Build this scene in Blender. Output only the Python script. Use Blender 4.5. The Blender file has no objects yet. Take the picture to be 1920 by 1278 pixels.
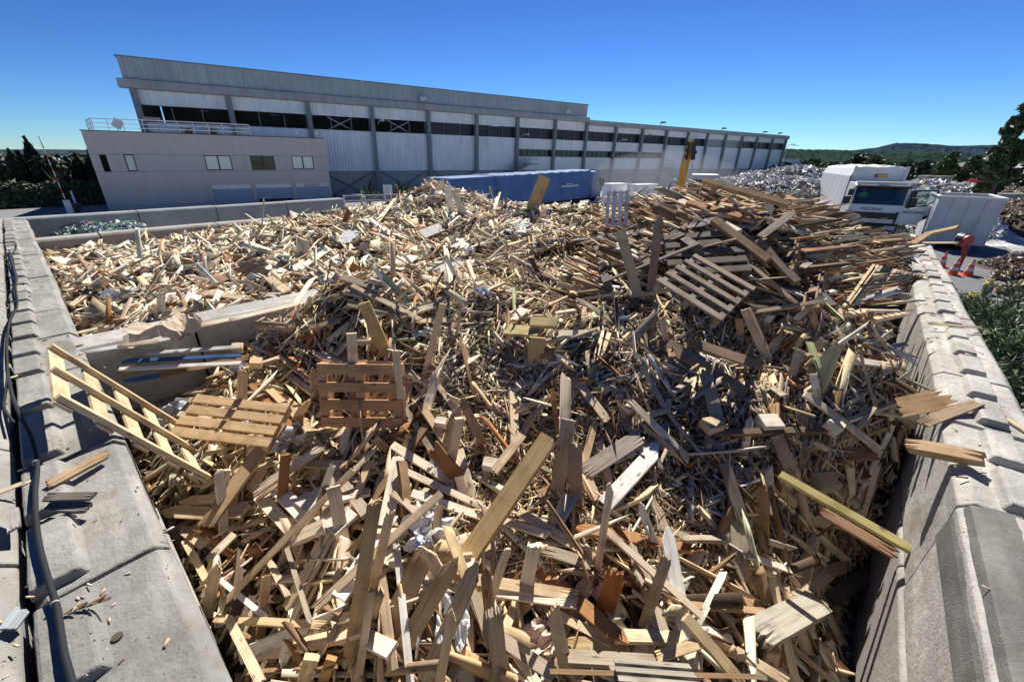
import bpy, math, random
import numpy as np
from mathutils import Vector, Matrix
random.seed(7); rng = np.random.default_rng(7)
R_ = math.radians
S = bpy.context.scene; COL = S.collection
# ------------------------------------------------------------------ camera
F = 758.; CX, CY = 917., 639.; H = 4.15
_n = np.array([900.-917, -1691., -758.]); _n /= np.linalg.norm(_n)
_up = -_n; _fw = np.array([0, 0, -1.]); _y = _fw-_up*_fw.dot(_up); _y /= np.linalg.norm(_y)
RC = np.array([np.cross(_y, _up), _y, _up])
cd = bpy.data.cameras.new('camera'); cam = bpy.data.objects.new('camera', cd); COL.objects.link(cam)
m4 = Matrix(RC.tolist()).to_4x4(); m4.translation = Vector((0, 0, H)); cam.matrix_world = m4
cd.sensor_width = 36; cd.lens = 36*F/1920; cd.shift_x = (960-CX)/1920; cd.clip_end = 8000; cd.clip_start = 0.05
S.camera = cam
# ------------------------------------------------------------------ light
SAZ, SEL = 13.0, 47.0
w = bpy.data.worlds.new("World"); S.world = w; w.use_nodes = True
nt = w.node_tree; bg = nt.nodes['Background']
sky = nt.nodes.new('ShaderNodeTexSky'); sky.sky_type = 'NISHITA'; sky.sun_disc = False
sky.sun_elevation = R_(SEL); sky.sun_rotation = R_(SAZ)
sky.air_density = 0.85; sky.dust_density = 0.0; sky.ozone_density = 3.0; sky.altitude = 300
# deeper polarised-looking blue: the sky's own colour through a gamma curve and a slight tint
def vm(c):
    n = nt.nodes.new('ShaderNodeMix'); n.data_type = 'RGBA'; n.blend_type = 'MULTIPLY'; n.inputs[0].default_value = 1; n.inputs[7].default_value = (*c, 1); return n
g0 = vm((.154,)*3); gm_ = nt.nodes.new('ShaderNodeGamma'); gm_.inputs[1].default_value = 1.55; g1 = vm((6.5*.315, 6.5*.43, 6.5*.56))
nt.links.new(sky.outputs[0], g0.inputs[6]); nt.links.new(g0.outputs[2], gm_.inputs[0]); nt.links.new(gm_.outputs[0], g1.inputs[6]); nt.links.new(g1.outputs[2], bg.inputs[0])
bg.inputs[1].default_value = 0.105
sl = bpy.data.lights.new('sun', 'SUN'); sl.energy = 4.6; sl.angle = R_(0.5); sl.color = (1, .95, .87)
so = bpy.data.objects.new('sun', sl); COL.objects.link(so)
sd = Vector((math.sin(R_(SAZ))*math.cos(R_(SEL)), math.cos(R_(SAZ))*math.cos(R_(SEL)), math.sin(R_(SEL))))
so.rotation_euler = sd.to_track_quat('Z', 'Y').to_euler(); so.location = (0, 0, 60)
S.view_settings.view_transform = 'Standard'; S.view_settings.look = 'None'
S.view_settings.exposure = 0.76; S.view_settings.gamma = 1.0
S.cycles.max_bounces = 8; S.cycles.diffuse_bounces = 6; S.cycles.use_denoising = True
# ------------------------------------------------------------------ back-projection helpers
def ray(px, py):
    d = RC@np.array([px-CX, CY-py, -F]); return d/np.linalg.norm(d)
C0 = np.array([0, 0, H])
def atz(px, py, z):
    d = ray(px, py); return C0+d*((z-H)/d[2])
def atd(px, py, D):
    d = ray(px, py); return C0+d*(D/math.hypot(d[0], d[1]))
def proj(P):
    c = (P-C0)@RC; return CX-c[..., 0]/c[..., 2]*F, CY+c[..., 1]/c[..., 2]*F
def dirv(a): return np.array([math.sin(R_(a)), math.cos(R_(a)), 0.])
def nrm(v): v = np.asarray(v, float); return v/np.linalg.norm(v)
# ------------------------------------------------------------------ materials
def newmat(name):
    m = bpy.data.materials.new(name); m.use_nodes = True
    t = m.node_tree; return m, t, t.nodes['Principled BSDF']
def N(t, k, **kw):
    n = t.nodes.new(k)
    for a, b in kw.items():
        if a in n.inputs: n.inputs[a].default_value = b
        else: setattr(n, a, b)
    return n
def ramp(t, stops):
    r = t.nodes.new('ShaderNodeValToRGB'); e = r.color_ramp.elements
    while len(e) < len(stops): e.new(.5)
    for i, (p, c) in enumerate(stops):
        e[i].position = p; e[i].color = (*c, 1) if len(c) == 3 else c
    return r
def plain(name, col, rough=.6, metal=0., var=.15, scale=3., bump=0., streak=0.):
    m, t, b = newmat(name)
    tc = N(t, 'ShaderNodeTexCoord'); n = N(t, 'ShaderNodeTexNoise', Scale=scale, Detail=6.)
    t.links.new(tc.outputs['Object'], n.inputs['Vector'])
    r = ramp(t, [(.3, tuple(c*(1-var) for c in col)), (.7, tuple(min(1, c*(1+var)) for c in col))])
    t.links.new(n.outputs[0], r.inputs[0]); t.links.new(r.outputs[0], b.inputs['Base Color'])
    if streak:   # rain and rust streaks running down the sheet
        mp = N(t, 'ShaderNodeMapping'); mp.inputs['Scale'].default_value = (1, 2.2, .22); t.links.new(tc.outputs['Object'], mp.inputs[0])
        ns = N(t, 'ShaderNodeTexNoise', Scale=1., Detail=7., Roughness=.7); t.links.new(mp.outputs[0], ns.inputs['Vector'])
        rs = ramp(t, [(.42, (1, 1, 1)), (.62, (1-streak, 1-streak*1.1, 1-streak*1.25)), (.72, (1-streak*1.8, 1-streak*2, 1-streak*2.2))]); t.links.new(ns.outputs[0], rs.inputs[0])
        mx = N(t, 'ShaderNodeMix', data_type='RGBA', blend_type='MULTIPLY'); mx.inputs[0].default_value = 1.; t.links.new(r.outputs[0], mx.inputs[6]); t.links.new(rs.outputs[0], mx.inputs[7]); t.links.new(mx.outputs[2], b.inputs['Base Color'])
    b.inputs['Roughness'].default_value = rough; b.inputs['Metallic'].default_value = metal
    if bump:
        bp = N(t, 'ShaderNodeBump', Strength=bump, Distance=.02)
        n2 = N(t, 'ShaderNodeTexNoise', Scale=scale*8, Detail=6.)
        t.links.new(tc.outputs['Object'], n2.inputs['Vector'])
        t.links.new(n2.outputs[0], bp.inputs['Height']); t.links.new(bp.outputs[0], b.inputs['Normal'])
    return m
def concrete(name, a, c, pits=True, scale=1.):
    m, t, b = newmat(name); tc = N(t, 'ShaderNodeTexCoord')
    def noi(s, d=8., sc=None):
        n = N(t, 'ShaderNodeTexNoise', Scale=s, Detail=d)
        if sc:
            mp = N(t, 'ShaderNodeMapping'); mp.inputs['Scale'].default_value = sc
            t.links.new(tc.outputs['Object'], mp.inputs[0]); t.links.new(mp.outputs[0], n.inputs['Vector'])
        else: t.links.new(tc.outputs['Object'], n.inputs['Vector'])
        return n
    n1 = noi(1.7*scale); n2 = noi(14*scale); n3 = noi(60*scale, 4.)
    r = ramp(t, [(.3, a), (.52, tuple((x+y)/2 for x, y in zip(a, c))), (.72, c)]); t.links.new(n1.outputs[0], r.inputs[0])
    mx = N(t, 'ShaderNodeMix', data_type='RGBA', blend_type='MULTIPLY'); mx.inputs[0].default_value = .8
    r2 = ramp(t, [(.3, (.78, .77, .74)), (.6, (1, 1, 1))]); t.links.new(n2.outputs[0], r2.inputs[0])
    t.links.new(r.outputs[0], mx.inputs[6]); t.links.new(r2.outputs[0], mx.inputs[7]); last = mx.outputs[2]
    bp = N(t, 'ShaderNodeBump', Strength=.5, Distance=.01); hh = n3.outputs[0]
    if pits:
        v = N(t, 'ShaderNodeTexVoronoi', Scale=26*scale); mp = N(t, 'ShaderNodeMapping'); mp.inputs['Scale'].default_value = (1, 1.6, 1)
        t.links.new(tc.outputs['Object'], mp.inputs[0]); t.links.new(mp.outputs[0], v.inputs['Vector'])
        na = noi(5*scale, 2.)
        ad = N(t, 'ShaderNodeMath', operation='ADD'); t.links.new(v.outputs['Distance'], ad.inputs[0])
        sb = N(t, 'ShaderNodeMath', operation='MULTIPLY'); sb.inputs[1].default_value = .5; t.links.new(na.outputs[0], sb.inputs[0])
        t.links.new(sb.outputs[0], ad.inputs[1])
        rp = ramp(t, [(.275, (.22, .21, .19)), (.325, (1, 1, 1))]); t.links.new(ad.outputs[0], rp.inputs[0])
        mx2 = N(t, 'ShaderNodeMix', data_type='RGBA', blend_type='MULTIPLY'); mx2.inputs[0].default_value = 1.
        t.links.new(last, mx2.inputs[6]); t.links.new(rp.outputs[0], mx2.inputs[7]); last = mx2.outputs[2]
        a2 = N(t, 'ShaderNodeMath', operation='ADD'); t.links.new(rp.outputs[0], a2.inputs[0]); t.links.new(hh, a2.inputs[1]); hh = a2.outputs[0]
    if pits:   # pale scuffs running along the block, rust and water stains
        ns = noi(1., 6., (9, 1.2, 6)); rs = ramp(t, [(.52, (1, 1, 1)), (.66, (1.28, 1.27, 1.24))]); t.links.new(ns.outputs[0], rs.inputs[0])
        m3 = N(t, 'ShaderNodeMix', data_type='RGBA', blend_type='MULTIPLY'); m3.inputs[0].default_value = 1.; t.links.new(last, m3.inputs[6]); t.links.new(rs.outputs[0], m3.inputs[7])
        nb_ = noi(2.3, 8., (1.3, 1, 1)); rb = ramp(t, [(.56, (1, 1, 1)), (.7, (.74, .68, .58))]); t.links.new(nb_.outputs[0], rb.inputs[0])
        m5 = N(t, 'ShaderNodeMix', data_type='RGBA', blend_type='MULTIPLY'); m5.inputs[0].default_value = .8; t.links.new(m3.outputs[2], m5.inputs[6]); t.links.new(rb.outputs[0], m5.inputs[7]); last = m5.outputs[2]
    t.links.new(last, b.inputs['Base Color']); t.links.new(hh, bp.inputs['Height']); t.links.new(bp.outputs[0], b.inputs['Normal'])
    b.inputs['Roughness'].default_value = .85; return m
def attrmat(name, rough=.75, grain=True, spec=.12, trans=0.):
    m, t, b = newmat(name)
    at = N(t, 'ShaderNodeAttribute', attribute_name='Col'); last = at.outputs['Color']
    if grain:
        gc = N(t, 'ShaderNodeAttribute', attribute_name='gc')
        mp = N(t, 'ShaderNodeMapping'); mp.inputs['Scale'].default_value = (2.2, 46, 46); t.links.new(gc.outputs['Vector'], mp.inputs[0])
        n = N(t, 'ShaderNodeTexNoise', Scale=1., Detail=5., Roughness=.65); t.links.new(mp.outputs[0], n.inputs['Vector'])
        r = ramp(t, [(.28, (.6, .54, .48)), (.48, (1, 1, 1)), (.75, (1.16, 1.15, 1.13))]); t.links.new(n.outputs[0], r.inputs[0])
        mx = N(t, 'ShaderNodeMix', data_type='RGBA', blend_type='MULTIPLY'); mx.inputs[0].default_value = .85
        t.links.new(last, mx.inputs[6]); t.links.new(r.outputs[0], mx.inputs[7])
        n2 = N(t, 'ShaderNodeTexNoise', Scale=5., Detail=5.); t.links.new(gc.outputs['Vector'], n2.inputs['Vector'])
        r2 = ramp(t, [(.33, (.6, .56, .52)), (.5, (1, 1, 1))]); t.links.new(n2.outputs[0], r2.inputs[0])
        mx2 = N(t, 'ShaderNodeMix', data_type='RGBA', blend_type='MULTIPLY'); mx2.inputs[0].default_value = .7
        t.links.new(mx.outputs[2], mx2.inputs[6]); t.links.new(r2.outputs[0], mx2.inputs[7]); last = mx2.outputs[2]
        v = N(t, 'ShaderNodeTexVoronoi', Scale=1.); mp3 = N(t, 'ShaderNodeMapping'); mp3.inputs['Scale'].default_value = (3.2, 9, 9)
        t.links.new(gc.outputs['Vector'], mp3.inputs[0]); t.links.new(mp3.outputs[0], v.inputs['Vector'])
        r3 = ramp(t, [(.05, (.3, .2, .13)), (.12, (1, 1, 1))]); t.links.new(v.outputs['Distance'], r3.inputs[0])
        mx3 = N(t, 'ShaderNodeMix', data_type='RGBA', blend_type='MULTIPLY'); mx3.inputs[0].default_value = .8
        t.links.new(last, mx3.inputs[6]); t.links.new(r3.outputs[0], mx3.inputs[7]); last = mx3.outputs[2]
        bp = N(t, 'ShaderNodeBump', Strength=.35, Distance=.004); t.links.new(n.outputs[0], bp.inputs['Height']); t.links.new(bp.outputs[0], b.inputs['Normal'])
    t.links.new(last, b.inputs['Base Color']); b.inputs['Roughness'].default_value = rough
    b.inputs['Specular IOR Level'].default_value = spec
    if trans: b.inputs['Transmission Weight'].default_value = trans
    return m
M = {}
M['wood'] = attrmat('wood'); M['attr'] = attrmat('painted', .6, False); M['leaf'] = attrmat('leaf', .55, False, .4)
M['plastic'] = attrmat('waste_plastic', .65, False, .2)
M['conc'] = concrete('concrete', (.205, .2, .183), (.335, .325, .3))
M['concl'] = concrete('concrete_light', (.33, .32, .29), (.48, .465, .43))
M['concd'] = concrete('concrete_rough', (.10, .098, .09), (.19, .185, .17), True, 2.)
M['concf'] = concrete('concrete_face', (.30, .28, .25), (.40, .375, .345), False)
M['concb'] = concrete('concrete_blue_grey', (.26, .28, .28), (.36, .38, .38), False)
M['asphalt'] = plain('asphalt', (.31, .305, .295), .85, 0, .25, .35, .3)
M['tarmac'] = plain('tarmac', (.115, .12, .13), .85, 0, .2, .6, .3); M['bandglass'] = plain('band_glazing', (.02, .022, .026), .35, 0, .2, .5)
M['road'] = plain('road', (.2, .2, .205), .8, 0, .12, .5, .2)
M['white'] = plain('white_paint', (.7, .71, .72), .5, 0, .06)
M['offwhite'] = plain('worn_white', (.62, .64, .66), .45, 0, .1, 1.5, streak=.12)
M['truckwhite'] = plain('truck_white', (.78, .79, .8), .28, 0, .04)
M['black'] = plain('black_plastic', (.02, .021, .024), .45, 0, .2)
M['rubber'] = plain('rubber', (.006, .008, .012), .8, 0, .2, 8.)
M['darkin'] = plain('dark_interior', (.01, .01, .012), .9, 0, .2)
M['steel'] = plain('grey_steel', (.2, .23, .25), .5, .1, .15)
M['beamst'] = plain('fascia_steel', (.38, .4, .4), .5, .1, .12, .8, streak=.16)
M['rail'] = plain('galvanised_rail', (.6, .62, .64), .4, .3, .08)
M['clad'] = plain('cladding', (.84, .89, .93), .45, .1, .08, .5, streak=.12)
M['cladhi'] = plain('cladding_upper', (.43, .49, .53), .5, .1, .1, .4, streak=.14)
M['cladw'] = plain('pale_panel', (.86, .88, .89), .5, 0, .05, .5, streak=.1)
M['wallg'] = concrete('hall_base', (.36, .37, .36), (.46, .47, .46), False, .3)
M['render'] = plain('office_render', (.58, .54, .50), .9, 0, .035, .3, .15, streak=.07)
M['shutter'] = plain('shutter_metal', (.62, .65, .67), .4, .3, .08)
M['blue'] = plain('blue_tarp', (.07, .16, .36), .75, 0, .25, .8, .3)
M['bluecab'] = plain('blue_cab', (.06, .12, .32), .35)
M['yellow'] = plain('yellow_paint', (.95, .42, .02), .45, 0, .12, 3.)
M['red'] = plain('red_paint', (.3, .025, .02), .5, 0, .2, 4.)
M['redb'] = plain('bright_red', (.6, .05, .04), .5, 0, .1)
M['orange'] = plain('cone_orange', (.8, .13, .035), .5, 0, .1)
M['hivis'] = plain('hi_vis', (.35, .75, .08), .7, 0, .1)
M['skin'] = plain('skin', (.42, .25, .17), .6)
M['cloth'] = plain('dark_cloth', (.02, .025, .04), .9)
M['bark'] = plain('bark', (.09, .07, .05), .9, 0, .3, 5., .5)
M['soil'] = plain('heap_gap_shade', (.075, .052, .034), .95, 0, .4, 6., 1.)  # dark tone paints the shade in the gaps between pieces
M['film'] = plain('waste_core', (.5, .5, .5), .8, 0, .5, 3., 1.)
M['card'] = plain('cardboard', (.5, .4, .29), .85, 0, .12, 4.)
def glass(name, col, rough=.08):
    m, t, b = newmat(name); b.inputs['Base Color'].default_value = (*col, 1); b.inputs['Roughness'].default_value = rough
    b.inputs['Specular IOR Level'].default_value = .7; return m
M['glass'] = glass('dark_glass', (.012, .02, .022)); M['blind'] = plain('closed_blind', (.86, .86, .76), .25, 0, .03)  # blind tone kept very pale to stand in for reflected sky
def clearglass():
    m, t, b = newmat('clear_glass'); g = N(t, 'ShaderNodeBsdfGlossy', Roughness=.03); tr = N(t, 'ShaderNodeBsdfTransparent')
    tr.inputs[0].default_value = (.7, .8, .8, 1)
    mx = N(t, 'ShaderNodeMixShader'); mx.inputs[0].default_value = .045
    t.links.new(tr.outputs[0], mx.inputs[1]); t.links.new(g.outputs[0], mx.inputs[2]); t.links.new(mx.outputs[0], t.nodes['Material Output'].inputs[0]); return m
M['cglass'] = clearglass()
# ------------------------------------------------------------------ object helpers
def tag(o, label=None, cat=None, group=None, kind=None):
    if label: o['label'] = label
    if cat: o['category'] = cat
    if group: o['group'] = group
    if kind: o['kind'] = kind
    return o
def empty(name, label, cat, loc=(0, 0, 0), az=None, group=None):
    """Empty at a thing's base; with az its local +Y points along that azimuth and +X to the right of it."""
    o = bpy.data.objects.new(name, None); COL.objects.link(o); o.location = [float(v) for v in loc]
    o.empty_display_size = .3
    if az is not None: o.rotation_euler = (0, 0, -R_(az))
    tag(o, label, cat, group); return o
class MB:
    def __init__(s): s.v = []; s.f = []; s.mi = []; s.col = []; s.gc = []; s.mats = []
    def add(s, vs, fs, mat=None, col=(1, 1, 1), gc=None):
        b = len(s.v); s.v += [tuple(map(float, p)) for p in vs]
        i = 0
        if mat is not None:
            if mat not in s.mats: s.mats.append(mat)
            i = s.mats.index(mat)
        s.f += [tuple(b+k for k in f) for f in fs]; s.mi += [i]*len(fs)
        s.col += [col]*len(vs); s.gc += (gc if gc is not None else [(0, 0, 0)]*len(vs)); return s
    def box(s, c, d, ax=None, mat=None, col=(1, 1, 1)):
        c = np.asarray(c, float); A = np.eye(3) if ax is None else np.asarray(ax, float)
        q = [(i, j, k) for i in (-.5, .5) for j in (-.5, .5) for k in (-.5, .5)]
        vs = [c+A[0]*i*d[0]+A[1]*j*d[1]+A[2]*k*d[2] for i, j, k in q]
        o = random.random()*50
        return s.add(vs, [(0, 1, 3, 2), (4, 6, 7, 5), (0, 4, 5, 1), (2, 3, 7, 6), (0, 2, 6, 4), (1, 5, 7, 3)], mat, col,
                     [(i*d[0]+o, j*d[1]+o, k*d[2]) for i, j, k in q])
    def b2(s, lo, hi, mat=None, col=(1, 1, 1)):
        lo = np.array(lo, float); hi = np.array(hi, float); return s.box((lo+hi)/2, hi-lo, None, mat, col)
    def prism(s, poly, a, b, axis=0, mat=None, col=(1, 1, 1)):
        """poly: 2-D points in the two other axes, extruded from a to b along axis"""
        n = len(poly); vs = []
        for t in (a, b):
            for p in poly:
                q = [p[0], p[1]]; q.insert(axis, t); vs.append(q)
        fs = [tuple(range(n))[::-1], tuple(range(n, 2*n))]+[(i, (i+1) % n, n+(i+1) % n, n+i) for i in range(n)]
        if axis == 1: fs = [f[::-1] for f in fs]
        return s.add(vs, fs, mat, col)
    def tube(s, pts, r, n=8, mat=None, col=(1, 1, 1)):
        pts = [Vector(p) for p in pts]; rr = r if isinstance(r, (list, tuple)) else [r]*len(pts); vs = []
        for i, p in enumerate(pts):
            d = (pts[min(i+1, len(pts)-1)]-pts[max(i-1, 0)]).normalized()
            u = d.cross(Vector((0, 0, 1)) if abs(d.z) < .95 else Vector((1, 0, 0))).normalized(); v = d.cross(u)
            for k in range(n):
                a = 2*math.pi*k/n; vs.append(p+(u*math.cos(a)+v*math.sin(a))*rr[i])
        fs = [(i*n+k, i*n+(k+1) % n, (i+1)*n+(k+1) % n, (i+1)*n+k) for i in range(len(pts)-1) for k in range(n)]
        fs += [tuple(range(n))[::-1], tuple(len(vs)-n+k for k in range(n))]
        return s.add(vs, fs, mat, col)
    def build(s, name, mat=None, parent=None, loc=None, smooth=False, bevel=0):
        me = bpy.data.meshes.new(name); me.from_pydata(s.v, [], s.f)
        for m in (s.mats or [mat]): me.materials.append(M[m] if isinstance(m, str) else m)
        if len(s.mats) > 1: me.polygons.foreach_set('material_index', s.mi)
        if s.v:
            a = me.attributes.new('Col', 'FLOAT_COLOR', 'POINT'); a.data.foreach_set('color', np.c_[np.array(s.col, float), np.ones(len(s.v))].ravel())
            g = me.attributes.new('gc', 'FLOAT_VECTOR', 'POINT'); g.data.foreach_set('vector', np.array(s.gc, float).ravel())
        if smooth: me.polygons.foreach_set('use_smooth', [True]*len(me.polygons))
        o = bpy.data.objects.new(name, me); COL.objects.link(o)
        if loc is not None: o.location = [float(v) for v in loc]
        if parent is not None: o.parent = parent
        if bevel:
            b = o.modifiers.new('bevel', 'BEVEL'); b.width = bevel; b.segments = 2; b.limit_method = 'ANGLE'
        return o
def mass(name, C, X, Y, Z, D, tv, tf, col, mat, jit=0., label=None, kind='stuff', cat=None, taper=None, gco=None, parent=None):
    """many copies of a small template (tv, tf) as ONE mesh: centres C, unit axes X Y Z, sizes D, colours col"""
    n = len(C); k = len(tv); tv = np.asarray(tv, float)
    T = np.repeat(tv[None], n, 0)
    if jit: T = T+rng.normal(0, jit, T.shape)
    if taper is not None:
        e = T[:, :, 0] > 0; T[:, :, 1] = np.where(e, T[:, :, 1]*taper[:, None], T[:, :, 1])
    L = T*D[:, None, :]
    P = C[:, None]+L[..., :1]*X[:, None]+L[..., 1:2]*Y[:, None]+L[..., 2:]*Z[:, None]
    me = bpy.data.meshes.new(name); me.vertices.add(n*k); me.vertices.foreach_set('co', P.reshape(-1).astype(np.float32))
    tot = [len(f) for f in tf]; flat = np.concatenate([np.array(f) for f in tf])
    me.loops.add(n*len(flat)); me.loops.foreach_set('vertex_index', (flat[None]+np.arange(n)[:, None]*k).ravel().astype(np.int32))
    me.polygons.add(n*len(tf)); tt = np.tile(tot, n); me.polygons.foreach_set('loop_start', np.r_[0, np.cumsum(tt)[:-1]].astype(np.int32))
    me.update(calc_edges=True); me.validate()
    a = me.attributes.new('Col', 'FLOAT_COLOR', 'POINT'); a.data.foreach_set('color', np.repeat(np.c_[col, np.ones(n)], k, 0).ravel().astype(np.float32))
    g = me.attributes.new('gc', 'FLOAT_VECTOR', 'POINT'); off = rng.random((n, 1, 3))*60
    g.data.foreach_set('vector', (L+off).reshape(-1).astype(np.float32))
    me.materials.append(M[mat] if isinstance(mat, str) else mat)
    o = bpy.data.objects.new(name, me); COL.objects.link(o)
    if parent is not None: o.parent = parent
    if label: tag(o, label, cat, kind=kind)
    return o
def frames(yaw, pitch, roll):
    """unit axes from angles: X along, Z normal"""
    cy, sy, cp, sp, cr, sr = np.cos(yaw), np.sin(yaw), np.cos(pitch), np.sin(pitch), np.cos(roll), np.sin(roll)
    X = np.c_[cy*cp, sy*cp, sp]; Y0 = np.c_[-sy, cy, 0*cy]; Z0 = np.cross(X, Y0)
    return X, Y0*cr[:, None]+Z0*sr[:, None], Z0*cr[:, None]-Y0*sr[:, None]
BOXV = [(i, j, k) for i in (-.5, .5) for j in (-.5, .5) for k in (-.5, .5)]
BOXF = [(0, 1, 3, 2), (4, 6, 7, 5), (0, 4, 5, 1), (2, 3, 7, 6), (0, 2, 6, 4), (1, 5, 7, 3)]
def vnoise(x, y, sc, seed=0):
    """smooth value noise on arrays, 0..1"""
    r = np.random.default_rng(seed).random((64, 64)); x = np.asarray(x)/sc+100; y = np.asarray(y)/sc+100
    i = np.floor(x).astype(int); j = np.floor(y).astype(int); fx = x-i; fy = y-j; fx = fx*fx*(3-2*fx); fy = fy*fy*(3-2*fy)
    g = lambda a, b: r[a % 64, b % 64]
    return (g(i, j)*(1-fx)+g(i+1, j)*fx)*(1-fy)+(g(i, j+1)*(1-fx)+g(i+1, j+1)*fx)*fy
# ================================================================== SETTING
gm = MB(); gm.add([(-4000, -4000, 0), (4000, -4000, 0), (4000, 4000, 0), (-4000, 4000, 0)], [(0, 1, 2, 3)])
tag(gm.build('ground', 'asphalt'), kind='structure')
rd = MB(); a0 = dirv(46); e0 = dirv(44.5)
def strip(mb, P, az, s0, s1, n0, n1, z, mat=None):
    e = dirv(az); f = dirv(az+90); P = np.array([P[0], P[1], 0.])
    q = [P+e*s+f*n for s, n in ((s0, n0), (s1, n0), (s1, n1), (s0, n1))]
    mb.add([(*p[:2], z) for p in q], [(0, 1, 2, 3)][::1] if n1 < n0 else [(0, 3, 2, 1)], mat); return mb
tag(strip(rd, (-31, 28), 44, -70, 60, -12, 3, .006).build('road', 'road'), kind='structure')
mk = MB()
for i in range(16): strip(mk, (-31, 28), 44, -50+i*5, -50+i*5+2, -4.1, -3.9, .012)
tag(mk.build('lane_marking', 'white'), kind='structure')
# hills: two ridges as terrain sheets following the skyline; far colours blued to stand in for haze
def hill(name, pts, D, depth, col, seed, amp=1.):
    azs = np.linspace(pts[0][0], pts[-1][0], 220); el = np.interp(azs, [p[0] for p in pts], [p[1] for p in pts])
    vs, fs = [], []; J = 26
    for i, (a, e) in enumerate(zip(azs, el)):
        for j in range(J):
            t = j/(J-1); d = D-depth*(1-t) if t < 1 else D
            h = (H+D*math.tan(R_(e)))*(math.sin(t*math.pi/2)**1.3)
            h += amp*D*.004*(vnoise(np.array([a*3.]), np.array([t*9.]), 1., seed)[0]-.5)*(1-t)*4*t
            h += amp*D*.0006*(random.random()-.5)
            vs.append((d*math.sin(R_(a)), d*math.cos(R_(a)), max(h, -.5) if t > 0 else -1))
    n = len(azs)
    for i in range(n-1):
        for j in range(J-1): fs.append((i*J+j, (i+1)*J+j, (i+1)*J+j+1, i*J+j+1))
    mb = MB(); mb.add(vs, fs)
    m, t, b = newmat(name+'_forest'); tc = N(t, 'ShaderNodeTexCoord')
    n1 = N(t, 'ShaderNodeTexVoronoi', Scale=.12); t.links.new(tc.outputs['Object'], n1.inputs['Vector'])
    n2 = N(t, 'ShaderNodeTexNoise', Scale=.012, Detail=8.); t.links.new(tc.outputs['Object'], n2.inputs['Vector'])
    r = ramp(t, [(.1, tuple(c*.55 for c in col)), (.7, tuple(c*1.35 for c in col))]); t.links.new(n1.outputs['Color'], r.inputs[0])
    r2 = ramp(t, [(.35, (.6, .6, .62)), (.6, (1.2, 1.2, 1.1))]); t.links.new(n2.outputs[0], r2.inputs[0])
    mx = N(t, 'ShaderNodeMix', data_type='RGBA', blend_type='MULTIPLY'); mx.inputs[0].default_value = 1
    t.links.new(r.outputs[0], mx.inputs[6]); t.links.new(r2.outputs[0], mx.inputs[7]); t.links.new(mx.outputs[2], b.inputs['Base Color'])
    b.inputs['Roughness'].default_value = 1; b.inputs['Specular IOR Level'].default_value = 0
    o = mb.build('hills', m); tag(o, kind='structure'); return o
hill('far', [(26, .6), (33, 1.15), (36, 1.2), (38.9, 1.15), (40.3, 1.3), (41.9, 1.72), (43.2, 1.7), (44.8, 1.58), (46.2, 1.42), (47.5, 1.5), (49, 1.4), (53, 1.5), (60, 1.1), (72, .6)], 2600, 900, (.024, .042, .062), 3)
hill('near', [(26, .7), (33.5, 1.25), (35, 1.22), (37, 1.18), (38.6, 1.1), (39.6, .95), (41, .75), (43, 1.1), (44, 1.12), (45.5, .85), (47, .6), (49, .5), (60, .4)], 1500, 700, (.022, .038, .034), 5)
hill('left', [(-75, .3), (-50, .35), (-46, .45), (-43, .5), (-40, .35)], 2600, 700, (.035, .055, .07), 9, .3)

# ================================================================== HALL
WP = np.array([-12.13, 46.67, 0.])
hall = empty('warehouse', 'very long grey industrial hall with profiled sheet cladding and a dark open window band', 'warehouse', WP, 57)
def corr(mb, y0, y1, z0, z1, x, per=.3, dep=.05, mat=None):
    ys = []; y = y0; k = 0
    while y < y1-1e-6:
        for dy, o in ((0, 0), (.42, 0), (.5, 1), (.92, 1)):
            q = y+dy*per
            if q < y1: ys.append((q, x+o*dep))
        y += per
    ys.append((y1, x)); vs = []
    for q, o in ys: vs += [(o, q, z0), (o, q, z1)]
    for q, o in ((y1, x-.06), (y0, x-.06)): vs += [(o, q, z0), (o, q, z1)]
    n = len(ys)+2
    fs = [(2*i, 2*((i+1) % n), 2*((i+1) % n)+1, 2*i+1) for i in range(n)]
    return mb.add(vs, fs, mat)
colsY = [-18.7, -12.4, -6.1, -.1, 6.1, 12.2, 18.1, 24.2, 29.9, 35.8, 41.7, 47.6, 53.4, 59, 64.7, 70.3, 75.8, 81.9, 87.5]
DEEP = 32.
mb = corr(MB(), -19.1, 29.7, 9.55, 11.0, .35); mb.build('upper_cladding', 'cladhi', hall)
mb = MB(); mb.prism([(-DEEP, 11.4), (.5, 11.0), (.5, 10.93), (-DEEP, 11.3)], -19.2, 29.8, 1)
mb.prism([(-DEEP, 9.7), (.4, 9.22), (.4, 9.1), (-DEEP, 9.6)], 29.85, 88, 1); mb.build('roof', 'steel', hall)
mb = MB(); mb.b2((-.1, -19.5, 8.9), (.62, 30.1, 9.5)); mb.b2((-.1, 30.13, 8.6), (.55, 88.2, 9.12)); mb.build('fascia_beam', 'beamst', hall, bevel=.03)
mb = MB(); mb.b2((-DEEP, -18.6, 0), (-DEEP+.3, 29.4, 11.2)); mb.b2((-DEEP, 29.7, 0), (-DEEP+.3, 87.4, 9.5)); mb.b2((-DEEP+.31, -19.0, 0), (-.4, -18.75, 11.0)); mb.b2((-DEEP+.31, 87.3, 0), (-.4, 87.5, 9.0)); mb.b2((-.39, -19.05, 9.5), (.3, -18.9, 10.95)); mb.b2((-DEEP, 29.5, 9.7), (.33, 29.68, 10.9))
mb.build('rear_and_end_wall', 'cladhi', hall)
mb = MB(); mb.b2((-DEEP+.32, -18.6, .03), (-.7, 87.2, .1)); mb.build('hall_floor', 'asphalt', hall)
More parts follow.
